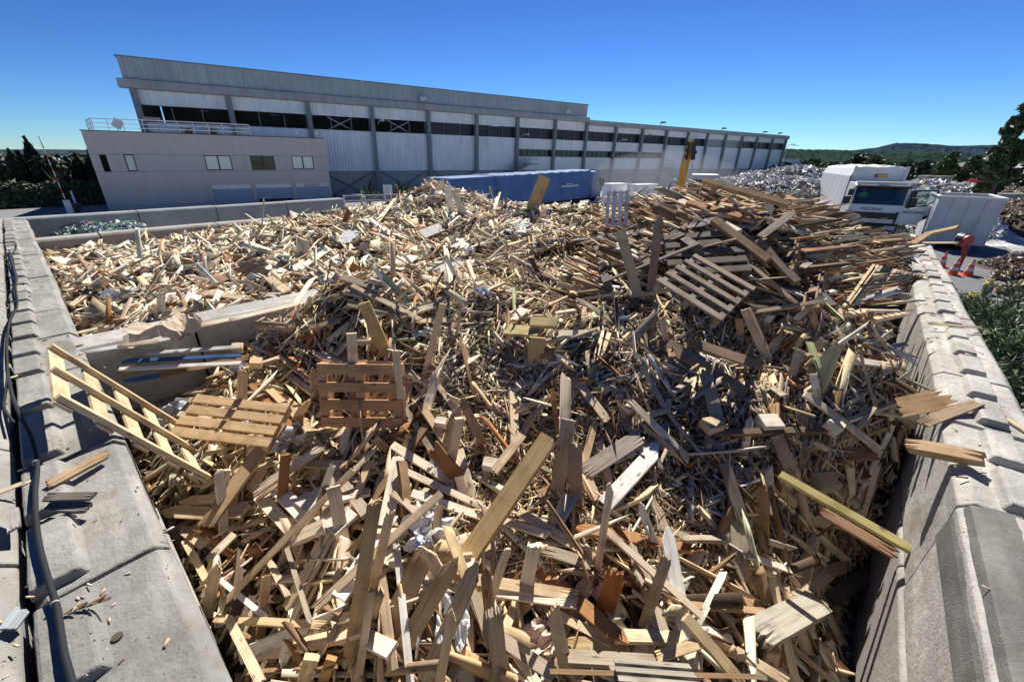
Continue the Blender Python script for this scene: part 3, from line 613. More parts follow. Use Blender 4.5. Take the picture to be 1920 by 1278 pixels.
def scatter(name, label, n, cond, Lr, Wr, Tr, zr, pit=.22, up=0., fieldw=.55, taper=True, mat='wood', col=None):
    """n splinters spread over the heap surface, more of them near the camera"""
    X, Y = [], []; c = 0
    while c < n:
        # sample in polar form so that near ground gets a denser cover
        a = R_(1)*rng.uniform(-60, 62, 4*n); d = .35+17.5*rng.random(4*n)**.8+0*a
        x = d*np.sin(a); y = d*np.cos(a); k = inside(x, y) & cond(x, y, d); X.append(x[k]); Y.append(y[k]); c += k.sum()
    x = np.concatenate(X)[:n]; y = np.concatenate(Y)[:n]; n = len(x)
    L = rng.lognormal(math.log(Lr[0]), Lr[1], n).clip(.04, Lr[2]); W = (rng.lognormal(math.log(Wr[0]), Wr[1], n)).clip(.008, Wr[2]); W = np.minimum(W, L*.6)
    T = rng.uniform(*Tr, n); T = np.minimum(T, W*.9)
    z = hq(x, y)+rng.uniform(*zr, n)
    yaw = vnoise(x, y, 1.3, 21)*2*math.pi*1.3+rng.normal(0, fieldw, n)
    r = rng.random(n) < .3; yaw[r] = rng.uniform(0, 6.28, r.sum())
    gxs = (hq(x+.15, y)-hq(x-.15, y))/.3; gys = (hq(x, y+.15)-hq(x, y-.15))/.3
    sl = np.arctan(gxs*np.cos(yaw)+gys*np.sin(yaw)); pitch = sl+rng.normal(0, pit, n); roll = rng.normal(0, .5, n)
    u = rng.random(n) < up; pitch[u] = rng.uniform(.5, 1.35, u.sum()); z[u] += L[u]*.12
    edge = rng.random(n) < .25; roll[edge] = rng.uniform(.9, 1.6, edge.sum())
    PX_, PY_ = proj(np.c_[x, y, z]); bkm = (side(x, y) > 0) & (PX_ > 1060) & (PY_ < 585)
    pitch = np.where(bkm, np.clip(pitch, -.45, .4)*.85, pitch)
    if name != 'wood_chips': L = np.where(bkm, np.minimum(L*1.7, 1.25), L); yaw = np.where(bkm, np.where(rng.random(n) < .7, R_(-35)+rng.normal(0, .45, n), yaw), yaw)
    else: L = np.where(bkm, L*1.5, L)
    # keep long ones off the bay walls
    rm = np.minimum(lside(x, y), -rside(x, y)); L = np.where(rm < L*.45, np.maximum(rm*2, .06), L)
    Xa, Ya, Za = frames(yaw, pitch, roll)
    tp = np.where(rng.random(n) < .55, rng.uniform(.08, .6, n), rng.uniform(.8, 1.05, n)) if taper else None
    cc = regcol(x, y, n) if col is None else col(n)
    return mass(name, np.c_[x, y, z], Xa, Ya, Za, np.c_[L, W, T], BOXV, BOXF, cc, mat, .05, label, taper=tp, cat='debris')
b1 = lambda x, y, d: (side(x, y) > .05) | (alongb(x, y) > 7.3)
b2 = lambda x, y, d: (side(x, y) < -.5) 
fineM = lambda x, y: vnoise(x, y, 1.5, 31) > .45
scatter('wood_chips', 'fine splinters and chips covering the nearer wood heap', 28000, lambda x, y, d: b1(x, y, d) & (d > 3.0) & ((hq(x, y) < 3.4) & ~((d > 7.2) & (side(x, y) > .8) & (rng.random(len(x)) < .75))) & (fineM(x, y) | (rng.random(len(x)) < .3)), (.15, .45, .45), (.015, .4, .05), (.004, .012), (-.1, .03), .3, .01)
scatter('wood_splinters', 'broken laths and slats making up the nearer wood heap', 15000, lambda x, y, d: b1(x, y, d) & ((d > 3.4) | (rng.random(len(x)) < .45)), (.4, .45, 1.1), (.036, .45, .11), (.008, .022), (-.22, .03), .22, .02)
scatter('broken_boards', 'larger broken boards mixed into the nearer wood heap', 4200, lambda x, y, d: b1(x, y, d) & ((d < 6) | (rng.random(len(x)) < .5)), (.7, .35, 1.4), (.075, .3, .14), (.014, .028), (-.24, .0), .2, .012)
def midz(x, y, d): X, Y = proj(np.c_[x, y, hq(x, y)]); return b1(x, y, d) & (X > 820) & (X < 1640) & (Y > 600) & (Y < 1080)
scatter('wood_chips', 'very fine splinters in the middle of the nearer wood heap', 9000, midz, (.11, .5, .32), (.012, .4, .03), (.003, .009), (-.04, .05), .45, .02, fieldw=1.)
scatter('wood_chips', 'pale chips and splinters covering the rear wood heap', 24000, lambda x, y, d: b2(x, y, d) & ((vnoise(x, y, 1.1, 55) > .35) | (rng.random(len(x)) < .35)), (.15, .5, .5), (.028, .5, .08), (.005, .016), (-.12, .04), .26, .01)
scatter('wood_splinters', 'broken slats and flakes of board in the rear wood heap', 12000, b2, (.36, .45, 1.1), (.055, .5, .16), (.01, .025), (-.15, .03), .22, .02)
scatter('broken_boards', 'long broken boards strewn over the rear wood heap', 1500, b2, (.7, .35, 1.4), (.075, .35, .15), (.014, .03), (-.1, .04), .2, .03)
scatter('board_flakes', 'irregular flakes of chipboard on the rear wood heap', 1500, lambda x, y, d: b2(x, y, d), (.27, .4, .5), (.15, .45, .3), (.01, .018), (-.06, .04), .3, .08, taper=False)
# ================================================================== WHITE LORRY
TA = 28.8; TP = np.array([20.75, 25.65, 0])+dirv(TA+90)*.7
tr = empty('lorry', 'white tarp covered tipper lorry facing the camera with one cab door open', 'lorry', TP, TA)
# local: +X to the right in the picture, +Y towards its rear; front width 2.5
mb = MB(); mb.b2((.0, .05, .95), (2.45, 2.1, 1.98)); mb.prism([(.05, 1.98), (.22, 3.0), (.5, 3.12), (2.1, 3.12), (2.1, 1.98)], .0, .09, 0); mb.prism([(.05, 1.98), (.22, 3.0), (.5, 3.12), (2.1, 3.12), (2.1, 1.98)], 2.36, 2.45, 0)
mb.b2((.09, .3, 2.95), (2.36, 2.1, 3.115)); mb.b2((.09, 2.0, 1.98), (2.36, 2.1, 2.94))
cab = mb.build('cab', 'truckwhite', tr, bevel=.04)
mb = MB(); mb.prism([(.045, 2.0), (.19, 2.86), (.215, 2.855), (.07, 1.99)], .1, 2.35, 0); mb.build('windscreen', 'cglass', tr)
mb = MB(); mb.b2((.1, .12, 1.983), (2.35, 1.9, 2.0)); mb.b2((.35, .3, 2.0), (2.1, .5, 2.14)); mb.b2((.12, 1.88, 2.0), (2.34, 1.96, 2.93)); mb.build('dashboard', 'black', cab)
mb = MB(); mb.prism([(.14, 2.86), (-.12, 2.9), (-.14, 2.98), (.16, 3.02)], .02, 2.43, 0); mb.build('sun_visor', 'black', tr, bevel=.02)
mb = MB(); mb.b2((.12, -.16, 3.0), (.95, -.1, 3.04)); mb.b2((1.4, -.16, 3.0), (2.3, -.1, 3.04)); mb.b2((.0, .1, 3.12), (2.45, .5, 3.2)); mb.build('roof_spoiler', 'truckwhite', tr, bevel=.02)
mb = MB(); mb.b2((.18, -.02, 1.2), (2.2, .045, 1.54)); 
for k in range(3): mb.b2((.2, -.04, 1.24+k*.1), (2.18, -.022, 1.26+k*.1))
mb.build('grille', 'black', tr, bevel=.01)
mb = MB(); mb.b2((-.02, -.08, .92), (.16, .4, 1.6)); mb.b2((2.22, -.02, .95), (2.3, .04, 1.62)); mb.build('corner_slot', 'black', tr)
mb = MB(); mb.b2((-.02, -.1, .38), (2.47, .5, .9)); mb.build('bumper', 'black', tr, bevel=.05)
for x in (.1, 1.85):
    mb = MB(); mb.b2((x, -.125, .6), (x+.5, -.101, .84)); h = mb.build('headlight', 'white', tr, bevel=.02)
    g = MB(); g.tube([(x+.15, -.14, .72), (x+.15, -.126, .72)], .08, 14); g.build('lens', 'glass', h); g = MB(); g.tube([(x+.15, -.15, .72), (x+.15, -.141, .72)], .035, 10); g.build('bulb', 'white', h)
text('PIZZORNO', .2, cab, (1.05, .045, 1.72), (R_(90), 0, 0), 'bluecab', bold=.006)
text('V', .16, cab, (1.2, .045, 1.06), (R_(90), 0, 0), 'steel')
# open driver door: hinged at the front right, swung outwards
dd = bpy.data.objects.new('door', None)
hinge = Vector((2.47, .15, 0)); da = R_(8)
def dv(u, z, n=0): return (hinge.x+u*math.cos(da)-n*math.sin(da), hinge.y+u*math.sin(da)+n*math.cos(da), z)
def dprism(mb, poly, n0, n1, mat=None):
    k = len(poly); vs = [dv(u, z, n0) for u, z in poly]+[dv(u, z, n1) for u, z in poly]
    mb.add(vs, [tuple(range(k))[::-1], tuple(range(k, 2*k))]+[(i, (i+1) % k, k+(i+1) % k, k+i) for i in range(k)], mat); return mb
mb = MB(); dprism(mb, [(0, .95), (.75, .95), (1.0, 1.2), (1.15, 1.3), (1.25, 1.85), (1.15, 2.05), (.85, 1.98), (.35, 1.84), (0, 1.8)], 0, .06)
dprism(mb, [(0, 1.8), (.06, 1.82), (.16, 2.75), (1.2, 2.8), (1.25, 2.1), (1.25, 1.8), (1.33, 1.85), (1.3, 2.86), (.1, 2.84)], 0, .06)
door = mb.build('door', 'truckwhite', tr)
mb = MB(); 
for p, q in (((.07, 1.86), (.17, 2.76)), ((.17, 2.76), (1.2, 2.8)), ((1.2, 2.8), (1.2, 2.25)), ((1.2, 2.25), (.95, 2.02)), ((.95, 2.02), (.07, 1.86))): mb.tube([dv(*p, -.01), dv(*q, -.01)], .04, 6)
mb.build('window_frame', 'black', door); dprism(MB(), [(.1, 1.88), (.18, 2.74), (1.18, 2.77), (1.18, 2.26), (.94, 2.05)], .02, .03).build('window_pane', 'cglass', door)
dprism(MB(), [(1.0, 1.25), (1.15, 1.3), (1.2, 1.5), (1.0, 1.42)], -.02, -.005).build('door_corner', 'black', door)
text('PIZZORNO', .2, door, dv(.52, 1.62, -.006), (R_(90), 0, da), 'bluecab', bold=.006)
for x0, s in ((-.12, -1), (2.62, 1)):
    mb = MB(); mb.b2((x0+s*.02-.13, .0, 2.42), (x0+s*.02+.13, .12, 2.78)); mb.b2((x0+s*.1-.16, -.02, 1.95), (x0+s*.1+.16, .12, 2.38)); m_ = mb.build('mirror', 'black', tr, bevel=.03)
    MB().tube([(x0+s*.1, .06, 1.93), (x0-s*.15, .2, 1.93), (x0-s*.1, .2, 2.83), (x0+s*.02, .06, 2.83)], .02, 6).build('mirror_arm', 'black', m_)
# body
mb = MB(); mb.b2((.1, 2.3, 1.1), (2.6, 2.36, 3.95)); mb.b2((.1, 2.37, 1.1), (.16, 11.8, 3.75)); mb.b2((2.54, 2.37, 1.1), (2.6, 11.8, 3.75)); mb.b2((.17, 11.74, 1.1), (2.53, 11.8, 3.75)); mb.b2((.17, 2.37, 1.0), (2.53, 11.7, 1.09))
for k in range(8): mb.b2((.04, 3.2+k*1.15, 1.1), (.099, 3.28+k*1.15, 3.6))
mb.b2((.05, 2.24, 1.1), (.2, 2.295, 4.0)); mb.b2((2.45, 2.24, 1.1), (2.62, 2.295, 4.0)); mb.b2((.21, 2.26, 3.35), (2.44, 2.295, 3.42))
mb.build('tipper_body', 'offwhite', tr)
sg2 = MB().b2((1.15, 2.235, 3.38), (1.75, 2.257, 3.55)).build('plate', 'black', tr); MB().b2((1.27, 2.228, 3.4), (1.74, 2.2345, 3.53)).build('plate_front', 'yellow', sg2)
# tarp bulging over the top and hanging down the left side
vs, fs = [], []; nu, nv = 40, 14
for i in range(nu):
    y = 2.2+9.7*i/(nu-1)
    for j in range(nv):
        t = j/(nv-1)
        if t < .35: x = -.02+.008*math.sin(i*1.1+j*.5); z = 1.15+2.6*(t/.35)+(.22*math.sin(i*.9)+.15*math.sin(i*2.3) if j == 0 else 0)
        else: u = (t-.35)/.65; x = .03+2.6*u; z = 3.86+.1*math.sin(math.pi*u)*(1+.8*math.sin(i*.8))+.05*math.sin(i*2.1+j*1.3)
        vs.append((x, y, z))
for i in range(nu-1):
    for j in range(nv-1): a = i*nv+j; fs.append((a, a+nv, a+nv+1, a+1))
mb = MB(); mb.add(vs, fs); mb.build('tarp', 'white', tr).modifiers.new('s', 'SOLIDIFY').thickness = .02
for y in (1.0, 4.2, 9.2, 10.5):
    for x in (.2, 2.25):
        mb = MB(); mb.tube([(x-.15, y, .5), (x+.15, y, .5)], .5, 24); wh = mb.build('wheel', 'rubber', tr); MB().tube([(x-.17, y, .5), (x+.17, y, .5)], .26, 16).build('rim', 'rail', wh)
mb = MB(); mb.b2((.5, .6, .5), (2.0, 11, .94)); mb.build('chassis', 'black', tr)
# people ------------------------------------------------------------
def person(name, label, joints, edges, rad, loc, az, vest='hivis', legs='cloth', scale=1., parts=()):
    me = bpy.data.meshes.new('person'); bm_v = [tuple(j) for j in joints]; me.from_pydata(bm_v, edges, [])
    o = bpy.data.objects.new('person', me); COL.objects.link(o); o.location = [float(v) for v in loc]; o.rotation_euler = (0, 0, -R_(az)); o.scale = (scale,)*3
    sk = o.modifiers.new('skin', 'SKIN'); 
    for i, r in enumerate(rad): me.skin_vertices[0].data[i].radius = (r, r)
    me.skin_vertices[0].data[0].use_root = True
    sb = o.modifiers.new('sub', 'SUBSURF'); sb.levels = sb.render_levels = 2
    bpy.context.view_layer.update(); dg = bpy.context.evaluated_depsgraph_get(); m2 = bpy.data.meshes.new_from_object(o.evaluated_get(dg))
    o.modifiers.clear(); o.data = m2; m2.materials.clear()
    for k in ('skin', vest, legs): m2.materials.append(M[k])
    m2.polygons.foreach_set('use_smooth', [True]*len(m2.polygons))
    tag(o, label, 'person'); return o
def skinned(vg, fn):
    for p in vg.data.polygons: p.material_index = fn(p.center)
def hands(o, H_, d, r=.009):
    """five separate curled fingers and a side thumb at each wrist"""
    for h in H_:
        h = Vector(h); dd_ = Vector(d).normalized(); sd_ = dd_.cross(Vector((0, 0, 1))).normalized() if abs(dd_.z) < .9 else Vector((1, 0, 0))
        mb = MB(); mb.box(h+dd_*.045, (.09, .08, .03), [dd_, sd_, dd_.cross(sd_)])
        for k, L in enumerate((.07, .078, .073, .058)):
            b = h+dd_*.088+sd_*(-.03+k*.02); c = b+dd_*L*.5+Vector((0, 0, -.008)); mb.tube([b, c, c+dd_*L*.3+Vector((0, 0, -.03))], [r, r*.9, r*.7], 6)
        b = h+dd_*.03-sd_*.04; mb.tube([b, b+dd_*.03-sd_*.03, b+dd_*.06-sd_*.035], [r*1.2, r*1.1, r*.8], 6)
        mb.build('hand', 'skin', o)
# driver behind the windscreen, green vest, arms to the wheel
dj = [(0, 0, .0), (0, 0, .25), (0, 0, .45), (0, -.01, .58), (0, -.03, .66), (0, -.03, .78), (.2, 0, .46), (.26, -.18, .28), (.2, -.42, .34), (-.2, 0, .46), (-.26, -.18, .28), (-.2, -.42, .34), (.1, -.4, .02), (-.1, -.4, .02)]
dr = person('person', 'driver in a bright green vest sitting behind the lorry windscreen', dj, [(0, 1), (1, 2), (2, 3), (3, 4), (4, 5), (2, 6), (6, 7), (7, 8), (2, 9), (9, 10), (10, 11), (0, 12), (0, 13)], [.16, .15, .15, .06, .09, .1, .07, .05, .035, .07, .05, .035, .08, .08], TP+dirv(TA)*.9+dirv(TA+90)*.62+np.array([0, 0, 2.0]), TA)
skinned(dr, lambda c: 0 if c.z > .58 or c.y < -.3 and c.z > .15 else (1 if c.z > -.02 and c.y > -.15 else 2)); hands(dr, [(.2, -.43, .34), (-.2, -.43, .34)], (0, -1, 0))
# the worker with yellow-green top bending over by the rubble
wp = atz(1869, 417, 0); ws = .98
wj = [(0, 0, .92), (-.1, .05, 1.12), (-.28, .08, 1.3), (-.38, .06, 1.34), (-.46, .04, 1.36), (-.56, .03, 1.36), (.12, 0, .5), (.14, .05, .08), (.05, -.1, .04), (-.1, .05, .5), (-.14, .1, .08), (-.26, .0, .04),
      (-.26, -.16, 1.22), (-.36, -.2, .98), (-.48, -.2, .78), (-.26, .3, 1.22), (-.38, .32, .98), (-.5, .3, .78)]
wk = person('person', 'worker in a yellow green hi vis top and dark trousers stooping beside the white skip', wj, [(0, 1), (1, 2), (2, 3), (3, 4), (4, 5), (0, 6), (6, 7), (7, 8), (0, 9), (9, 10), (10, 11), (2, 12), (12, 13), (13, 14), (2, 15), (15, 16), (16, 17)],
            [.15, .15, .15, .06, .09, .1, .085, .05, .04, .085, .05, .04, .06, .045, .03, .06, .045, .03], wp, 50)
skinned(wk, lambda c: 0 if c.x < -.36 and (c.z > 1.2 or c.z < .9) and c.z > .6 else (1 if c.z > .98 else 2)); hands(wk, [(-.49, -.2, .77), (-.51, .3, .77)], (-.4, 0, -1))
mb = MB(); mb.box((-.57, .03, 1.43), (.24, .2, .08)); mb.build('hair', 'cloth', wk, bevel=.03)
# ================================================================== SKIP
a = np.array([23.74, 22.68, 0]); b = np.array([25.6, 21.26, 0]); ca = 40.
sk = empty('skip', 'tall white open topped steel container with vertical panel joints standing beside the lorry', 'container', a, ca)
Wd = 2.34; Ln = 4.0; Z0, Z1 = .3, 2.56
mb = MB(); mb.b2((0, 0, Z0), (Wd, .05, Z1)); mb.b2((0, .051, Z0), (.05, Ln, Z1)); mb.b2((Wd-.05, .051, Z0), (Wd, Ln, Z1)); mb.b2((.051, Ln-.05, Z0), (Wd-.051, Ln, Z1)); mb.b2((.051, .051, Z0), (Wd-.051, Ln-.051, Z0+.06)); mb.build('panel_body', 'offwhite', sk)
mb = MB()
for x in (.0, .56, 1.15, 1.72, 2.28): mb.b2((x, -.03, Z0+.02), (x+.06, -.001, Z1-.05))
mb.build('rib', 'offwhite', sk, bevel=.01)
mb = MB(); mb.b2((-.05, -.06, Z1+.002), (Wd+.05, .08, Z1+.09)); mb.b2((-.05, Ln-.1, Z1+.002), (Wd+.05, Ln+.03, Z1+.09)); mb.b2((-.05, .081, Z1+.002), (.08, Ln-.101, Z1+.09)); mb.b2((Wd-.08, .081, Z1+.002), (Wd+.05, Ln-.101, Z1+.09)); mb.build('rim', 'white', sk, bevel=.015)
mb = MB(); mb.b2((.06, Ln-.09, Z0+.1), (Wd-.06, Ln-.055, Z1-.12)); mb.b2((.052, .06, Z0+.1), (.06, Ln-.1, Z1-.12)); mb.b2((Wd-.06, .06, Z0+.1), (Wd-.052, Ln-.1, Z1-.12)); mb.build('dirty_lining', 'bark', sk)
mb = MB()
for x in (.4, 1.75): mb.b2((x, .1, .02), (x+.2, Ln-.2, Z0-.003))
mb.build('skid', 'steel', sk)
# ================================================================== BLUE ARTICULATED LORRY
p1 = atd(846, 335, 28.); p2 = atd(1108, 320, 42.5); BA = math.degrees(math.atan2(*(p2-p1)[:2])); BL = np.hypot(*(p2-p1)[:2])
bl = empty('lorry', 'long blue curtain sided lorry parked in front of the hall behind the wood heap', 'lorry', (p1[0], p1[1], 0), BA)
zt = lambda t: p1[2]+(p2[2]-p1[2])*t
mb = MB(); q = BL*.24; mb.prism([(0, .9), (q, .9), (q, zt(.24)), (0, zt(0)+.0)], -2.5, 0, 0); mb.b2((.0, 0, zt(0)-.12), (.05, q, zt(0))); mb.b2((.0, q-.1, .9), (.06, q, zt(.2))); mb.b2((.0, 0, .9), (.06, .1, zt(0)-.13)); mb.build('front_box', 'blue', bl)
vs, fs = [], []; nu, nv = 60, 10
for i in range(nu):
    t = i/(nu-1); y = q+.15+(BL-q-.15)*t; zz_ = zt(.24+.76*t)+.02+.03*math.sin(i*.9)+.02*math.sin(i*2.3)
    for j in range(nv):
        u = (0, .15, .3, .45, .55, .6-1e-6, .6, .73, .86, 1)[j]
        if u < .6: vs.append((.03+.03*math.sin(i*1.3+u*5)*(u*1.4), y, .9+(zz_-.9)*(u/.6)))
        else: vs.append((.02-2.5*(u-.6)/.4, y, zz_+.03*math.sin(math.pi*(u-.6)/.4)))
for i in range(nu-1):
    for j in range(nv-1): a_ = i*nv+j; fs.append((a_, a_+nv, a_+nv+1, a_+1))
mb = MB(); mb.add(vs, fs); mb.build('curtain', 'blue', bl).modifiers.new('s', 'SOLIDIFY').thickness = .02
mb = MB(); random.seed(3)
for k in range(9):
    y = q+.2+k*(BL-q-.4)/9; mb.tube([(.08, y, zt(.24+.76*k/9)+.0), (.09, y+.6, zt(.24+.76*k/9)+random.uniform(.0, .08))], .02, 5)
mb.build('roof_rope', 'white', bl)
mb = MB(); mb.b2((.075, BL*.72, 2.0), (.085, BL*.88, 2.12)); mb.b2((.075, BL*.76, 2.2), (.085, BL*.82, 2.26)); mb.build('stripe', 'white', bl)
mb = MB(); mb.prism([(BL+.5, .8), (BL+2.5, .8), (BL+2.6, 1.7), (BL+2.3, 2.9), (BL+1.2, 3.25), (BL+.5, 3.2)], -2.5, 0, 0); cb = mb.build('cab', 'bluecab', bl, bevel=.08)
MB().prism([(BL+1.3, 2.0), (BL+2.35, 2.0), (BL+2.15, 2.65), (BL+1.3, 2.65)], .01, .03, 0).build('side_window', 'glass', cb)
MB().b2((.02, BL+2.3, 1.9), (.3, BL+2.4, 2.6)).build('mirror', 'black', cb)
for y in (2, 3.3, 4.6, BL+1.3, BL-2):
    MB().tube([(-.35, y, .5), (.0, y, .5)], .5, 20).build('wheel', 'rubber', bl); 
    MB().tube([(-2.5, y, .5), (-2.15, y, .5)], .5, 20).build('wheel', 'rubber', bl)
MB().b2((-2.0, .2, .6), (-.4, BL+1, .88)).build('chassis', 'black', bl)
# ================================================================== EXCAVATOR
ep = atd(1290, 352, 31.); EA = 24.
ex = empty('excavator', 'material handler with an upright yellow stick working behind the wood heap', 'excavator', (ep[0], ep[1], 0), EA)
def exz(px, py, dy=0): q_ = atd(px, py, 31.+dy); r_ = q_-np.array([ep[0], ep[1], 0]); return (r_@dirv(EA+90), r_@dirv(EA), q_[2])
A0, A1 = exz(1275, 354), exz(1297, 257)
def beamq(mb, p, q, w0, w1, t):
    p = Vector(p); q = Vector(q); d = (q-p).normalized(); s = Vector((0, 1, 0)).cross(d).normalized()
    vs = []
    for c, w_ in ((p, w0), (q, w1)):
        for i, j in ((-1, -1), (1, -1), (1, 1), (-1, 1)): vs.append(c+s*w_/2*i+Vector((0, 1, 0))*t/2*j)
    mb.add(vs, [(0, 1, 2, 3), (7, 6, 5, 4), (0, 4, 5, 1), (1, 5, 6, 2), (2, 6, 7, 3), (3, 7, 4, 0)]); return mb
mb = MB(); beamq(mb, A0, exz(1284, 310), .42, .5, .4); beamq(mb, exz(1284, 311), A1, .5, .3, .36)
mb.build('stick', 'yellow', ex, bevel=.03)
mb = MB(); beamq(mb, exz(1299, 300, -.3), exz(1301, 268, -.3), .26, .26, .2); beamq(mb, exz(1287, 300, -.3), exz(1292, 272, -.3), .12, .12, .1)
for px, py in ((1290, 270), (1306, 270), (1288, 282), (1304, 286), (1286, 294)): x, y, z = exz(px, py, -.3); mb.box((x, y, z), (.16, .3, .2))
mb.build('hydraulic_ram', 'black', ex)
mb = MB(); beamq(mb, exz(1296, 330, -.3), exz(1299, 305, -.3), .1, .1, .08); mb.tube([exz(1281, 330, -.2), exz(1287, 290, -.2), exz(1296, 258, -.2)], .03, 6); mb.build('piston_rod', 'rail', ex)
mb = MB()
for px, py, s in ((1295, 258, .12), (1300, 257, .13), (1305, 255, .1)): x, y, z = exz(px, py); mb.tube([(x, y-.3, z), (x, y+.3, z)], s, 12)
mb.build('pin_joint', 'rail', ex)
mb = MB(); x, y, z = exz(1298, 362); mb.box((x, y+.6, z), (1.0, 1.4, 1.1)); mb.box((x-.1, y+.5, z-.9), (1.5, 2.2, .9)); mb.build('grab_body', 'black', ex, bevel=.06)
x, y, z = exz(1318, 350, 3); mb = MB(); mb.box((x, y+1, z-.9), (1.5, 2.5, 2.6)); mb.build('engine_housing', 'black', ex, bevel=.08)
mb = MB(); mb.box((x, y+1, z+.62), (1.7, 2.6, .34)); 
for k in range(6): mb.box((x-.6+k*.25, y-.32, z+.2), (.06, .05, .5))
mb.build('guard_rail', 'white', ex, bevel=.03)
x, y, z = exz(1262, 352, 5); MB().tube([(x-.3, y, 0), (x-.3, y, z+.2), (x, y, z+.6), (x+.3, y, z+.2), (x+.3, y, z-.9)], .09, 8).build('exhaust', 'beamst', ex, smooth=True)
mb = MB(); mb.b2((-1.5, -.6, 0), (-.9, 4.5, .9)); mb.b2((1.2, -.6, 0), (1.8, 4.5, .9)); mb.b2((-.89, .4, .5), (1.19, 3.6, .95)); mb.build('track', 'black', ex, bevel=.15)
# ================================================================== CONES, POST
def cone(px, py, label, hgt=.68, tilt=0):
    p = atz(px, py, 0); o = empty('traffic_cone', label, 'traffic cone', p, 30, 'orange cones by the red post'); o.rotation_euler.y = tilt
    MB().b2((-.2, -.2, 0), (.2, .2, .035)).build('base', 'orange', o, bevel=.01)
    R0, R1 = .155, .025; zs = [.036, .036+.16, .036+.3, .036+.42, .036+.52, hgt]; ms = ['orange', 'white', 'orange', 'white', 'orange']
    rr = lambda z: R0+(R1-R0)*(z-.036)/(hgt-.036)
    for i, m_ in enumerate(ms):
        MB().tube([(0, 0, zs[i]+(.0005 if i else 0)), (0, 0, zs[i+1])], [rr(zs[i]), rr(zs[i+1])], 20).build('orange_band' if m_ == 'orange' else 'white_band', m_, o)
cone(1785, 515, 'orange and white cone directly left of the red post', tilt=0)
cone(1813, 517, 'orange and white cone standing alone right of the red post')
cone(1763, 500, 'orange cone half hidden behind the right concrete wall')
pp = atz(1794, 507, 0); post = empty('reel_post', 'red steel post carrying a round red reel beside the cones', 'post', pp, 50)
D_ = np.hypot(pp[0], pp[1])
def pz(px, py): q_ = atd(px, py, D_); r_ = q_-pp; return (r_@dirv(140), r_@dirv(50), q_[2])
x1, y1_, z1_ = pz(1807, 480); x2, y2_, z2_ = pz(1810, 452)
mb = MB(); beamq(mb, (0, 0, 0), (x1, 0, z1_), .13, .13, .1); beamq(mb, (x1, 0, z1_), (x2, 0, z2_), .14, .2, .1); mb.build('post', 'red', post, bevel=.01)
mb = MB(); mb.tube([(x2+.10, -.05, z2_), (x2-.0, .02, z2_)], .25, 24); dk = mb.build('reel', 'red', post, bevel=.01)
mb = MB(); mb.tube([(x2-.02, .035, z2_+.04), (x2-.17, .14, z2_+.04)], .24, 24); mb.build('wound_cable', 'black', dk, bevel=.02)
mb = MB(); mb.tube([(x2-.175, .144, z2_+.04), (x2-.19, .155, z2_+.04)], .255, 24); mb.build('flange', 'rail', dk)
mb = MB(); mb.b2((-.2, -.2, 0), (.2, .2, .04)); mb.build('foot_plate', 'steel', post)
# ================================================================== BARRIER, ROADSIDE
bp = atz(134, 402, 0); D_ = np.hypot(bp[0], bp[1]); bt = atd(72, 255, D_)
bar = empty('barrier', 'raised red and white striped barrier boom left of the office block', 'barrier', bp, 45)
v = Vector((bt-bp).tolist()); Rz = Matrix.Rotation(R_(45), 3, 'Z'); v = Rz@v
mb = MB()
for k in range(12):
    a_, b_ = v*(k/12), v*((k+1)/12); beamq(mb, a_+Vector((0, 0, 0)), b_, .13, .13, .06)
    mb.mi  # colours set below
me_ = mb; mb2 = MB()
for k in range(14):
    beamq(mb2, v*(k/14), v*((k+1)/14), .14, .14, .06)
    
mb2.f = [f for f in mb2.f]; mb2.mats = ['redb', 'white']; mb2.mi = [(i//6) % 2 for i in range(len(mb2.f))]
mb2.build('boom', None, bar)
mb = MB(); mb.b2((-.25, -.2, 0), (.2, .2, 1.05)); mb.build('motor_box', 'white', bar, bevel=.03)
q_ = atz(148, 398, 0); bx = empty('barrier_rest', 'pair of white tilted uprights on a dark bracket beside the barrier boom', 'barrier part', q_, 45)
mb = MB(); mb.box((-.2, 0, .75), (.16, .12, 1.1), [nrm([1, 0, .35]), [0, 1, 0], nrm([-.35, 0, 1])]); mb.build('upright', 'white', bx); mb = MB(); mb.box((.25, 0, 1.15), (.22, .12, .9), [nrm([1, 0, .35]), [0, 1, 0], nrm([-.35, 0, 1])]); mb.build('upright', 'white', bx)
mb = MB(); mb.b2((-.1, -.3, .45), (.95, .3, .7)); mb.b2((0, -.2, 0), (.4, .2, .449)); mb.build('bracket', 'black', bx, bevel=.03)
# white railings by the hall, sign, palms
fp = atd(645, 373, 39.); fq = atd(860, 366, 39.+3); fa = math.degrees(math.atan2(*(fq-fp)[:2])); fl = np.hypot(*(fq-fp)[:2])
fe = empty('railing', 'white pedestrian railing at the foot of the hall wall right of the office', 'railing', (fp[0], fp[1], 0), fa)
mb = MB(); n = 6
for k in range(n+1): mb.b2((-.04, k*fl/n-.06, 0), (.04, k*fl/n+.06, 1.25))
mb.build('post', 'rail', fe)
for z in (1.15, .72, .3): MB().b2((-.025, .0, z), (.025, fl, z+.07)).build('rail', 'rail', fe)
mb = MB()
for k in range(int(fl/.14)): mb.b2((-.01, k*.14, .31), (.01, k*.14+.02, 1.14))
mb.build('infill_bar', 'rail', fe)
sp_ = atd(727, 356, 40.5); sn = empty('notice_board', 'small square white notice on the hall wall between two palms', 'sign', (sp_[0], sp_[1], 0), 57)
MB().b2((-.02, -.42, sp_[2]-.42), (.02, .42, sp_[2]+.42)).build('board', 'white', sn); mb = MB(); mb.b2((-.1, -.05, 0), (-.03, .05, sp_[2]+.3)); mb.build('post', 'steel', sn)
g = MB()
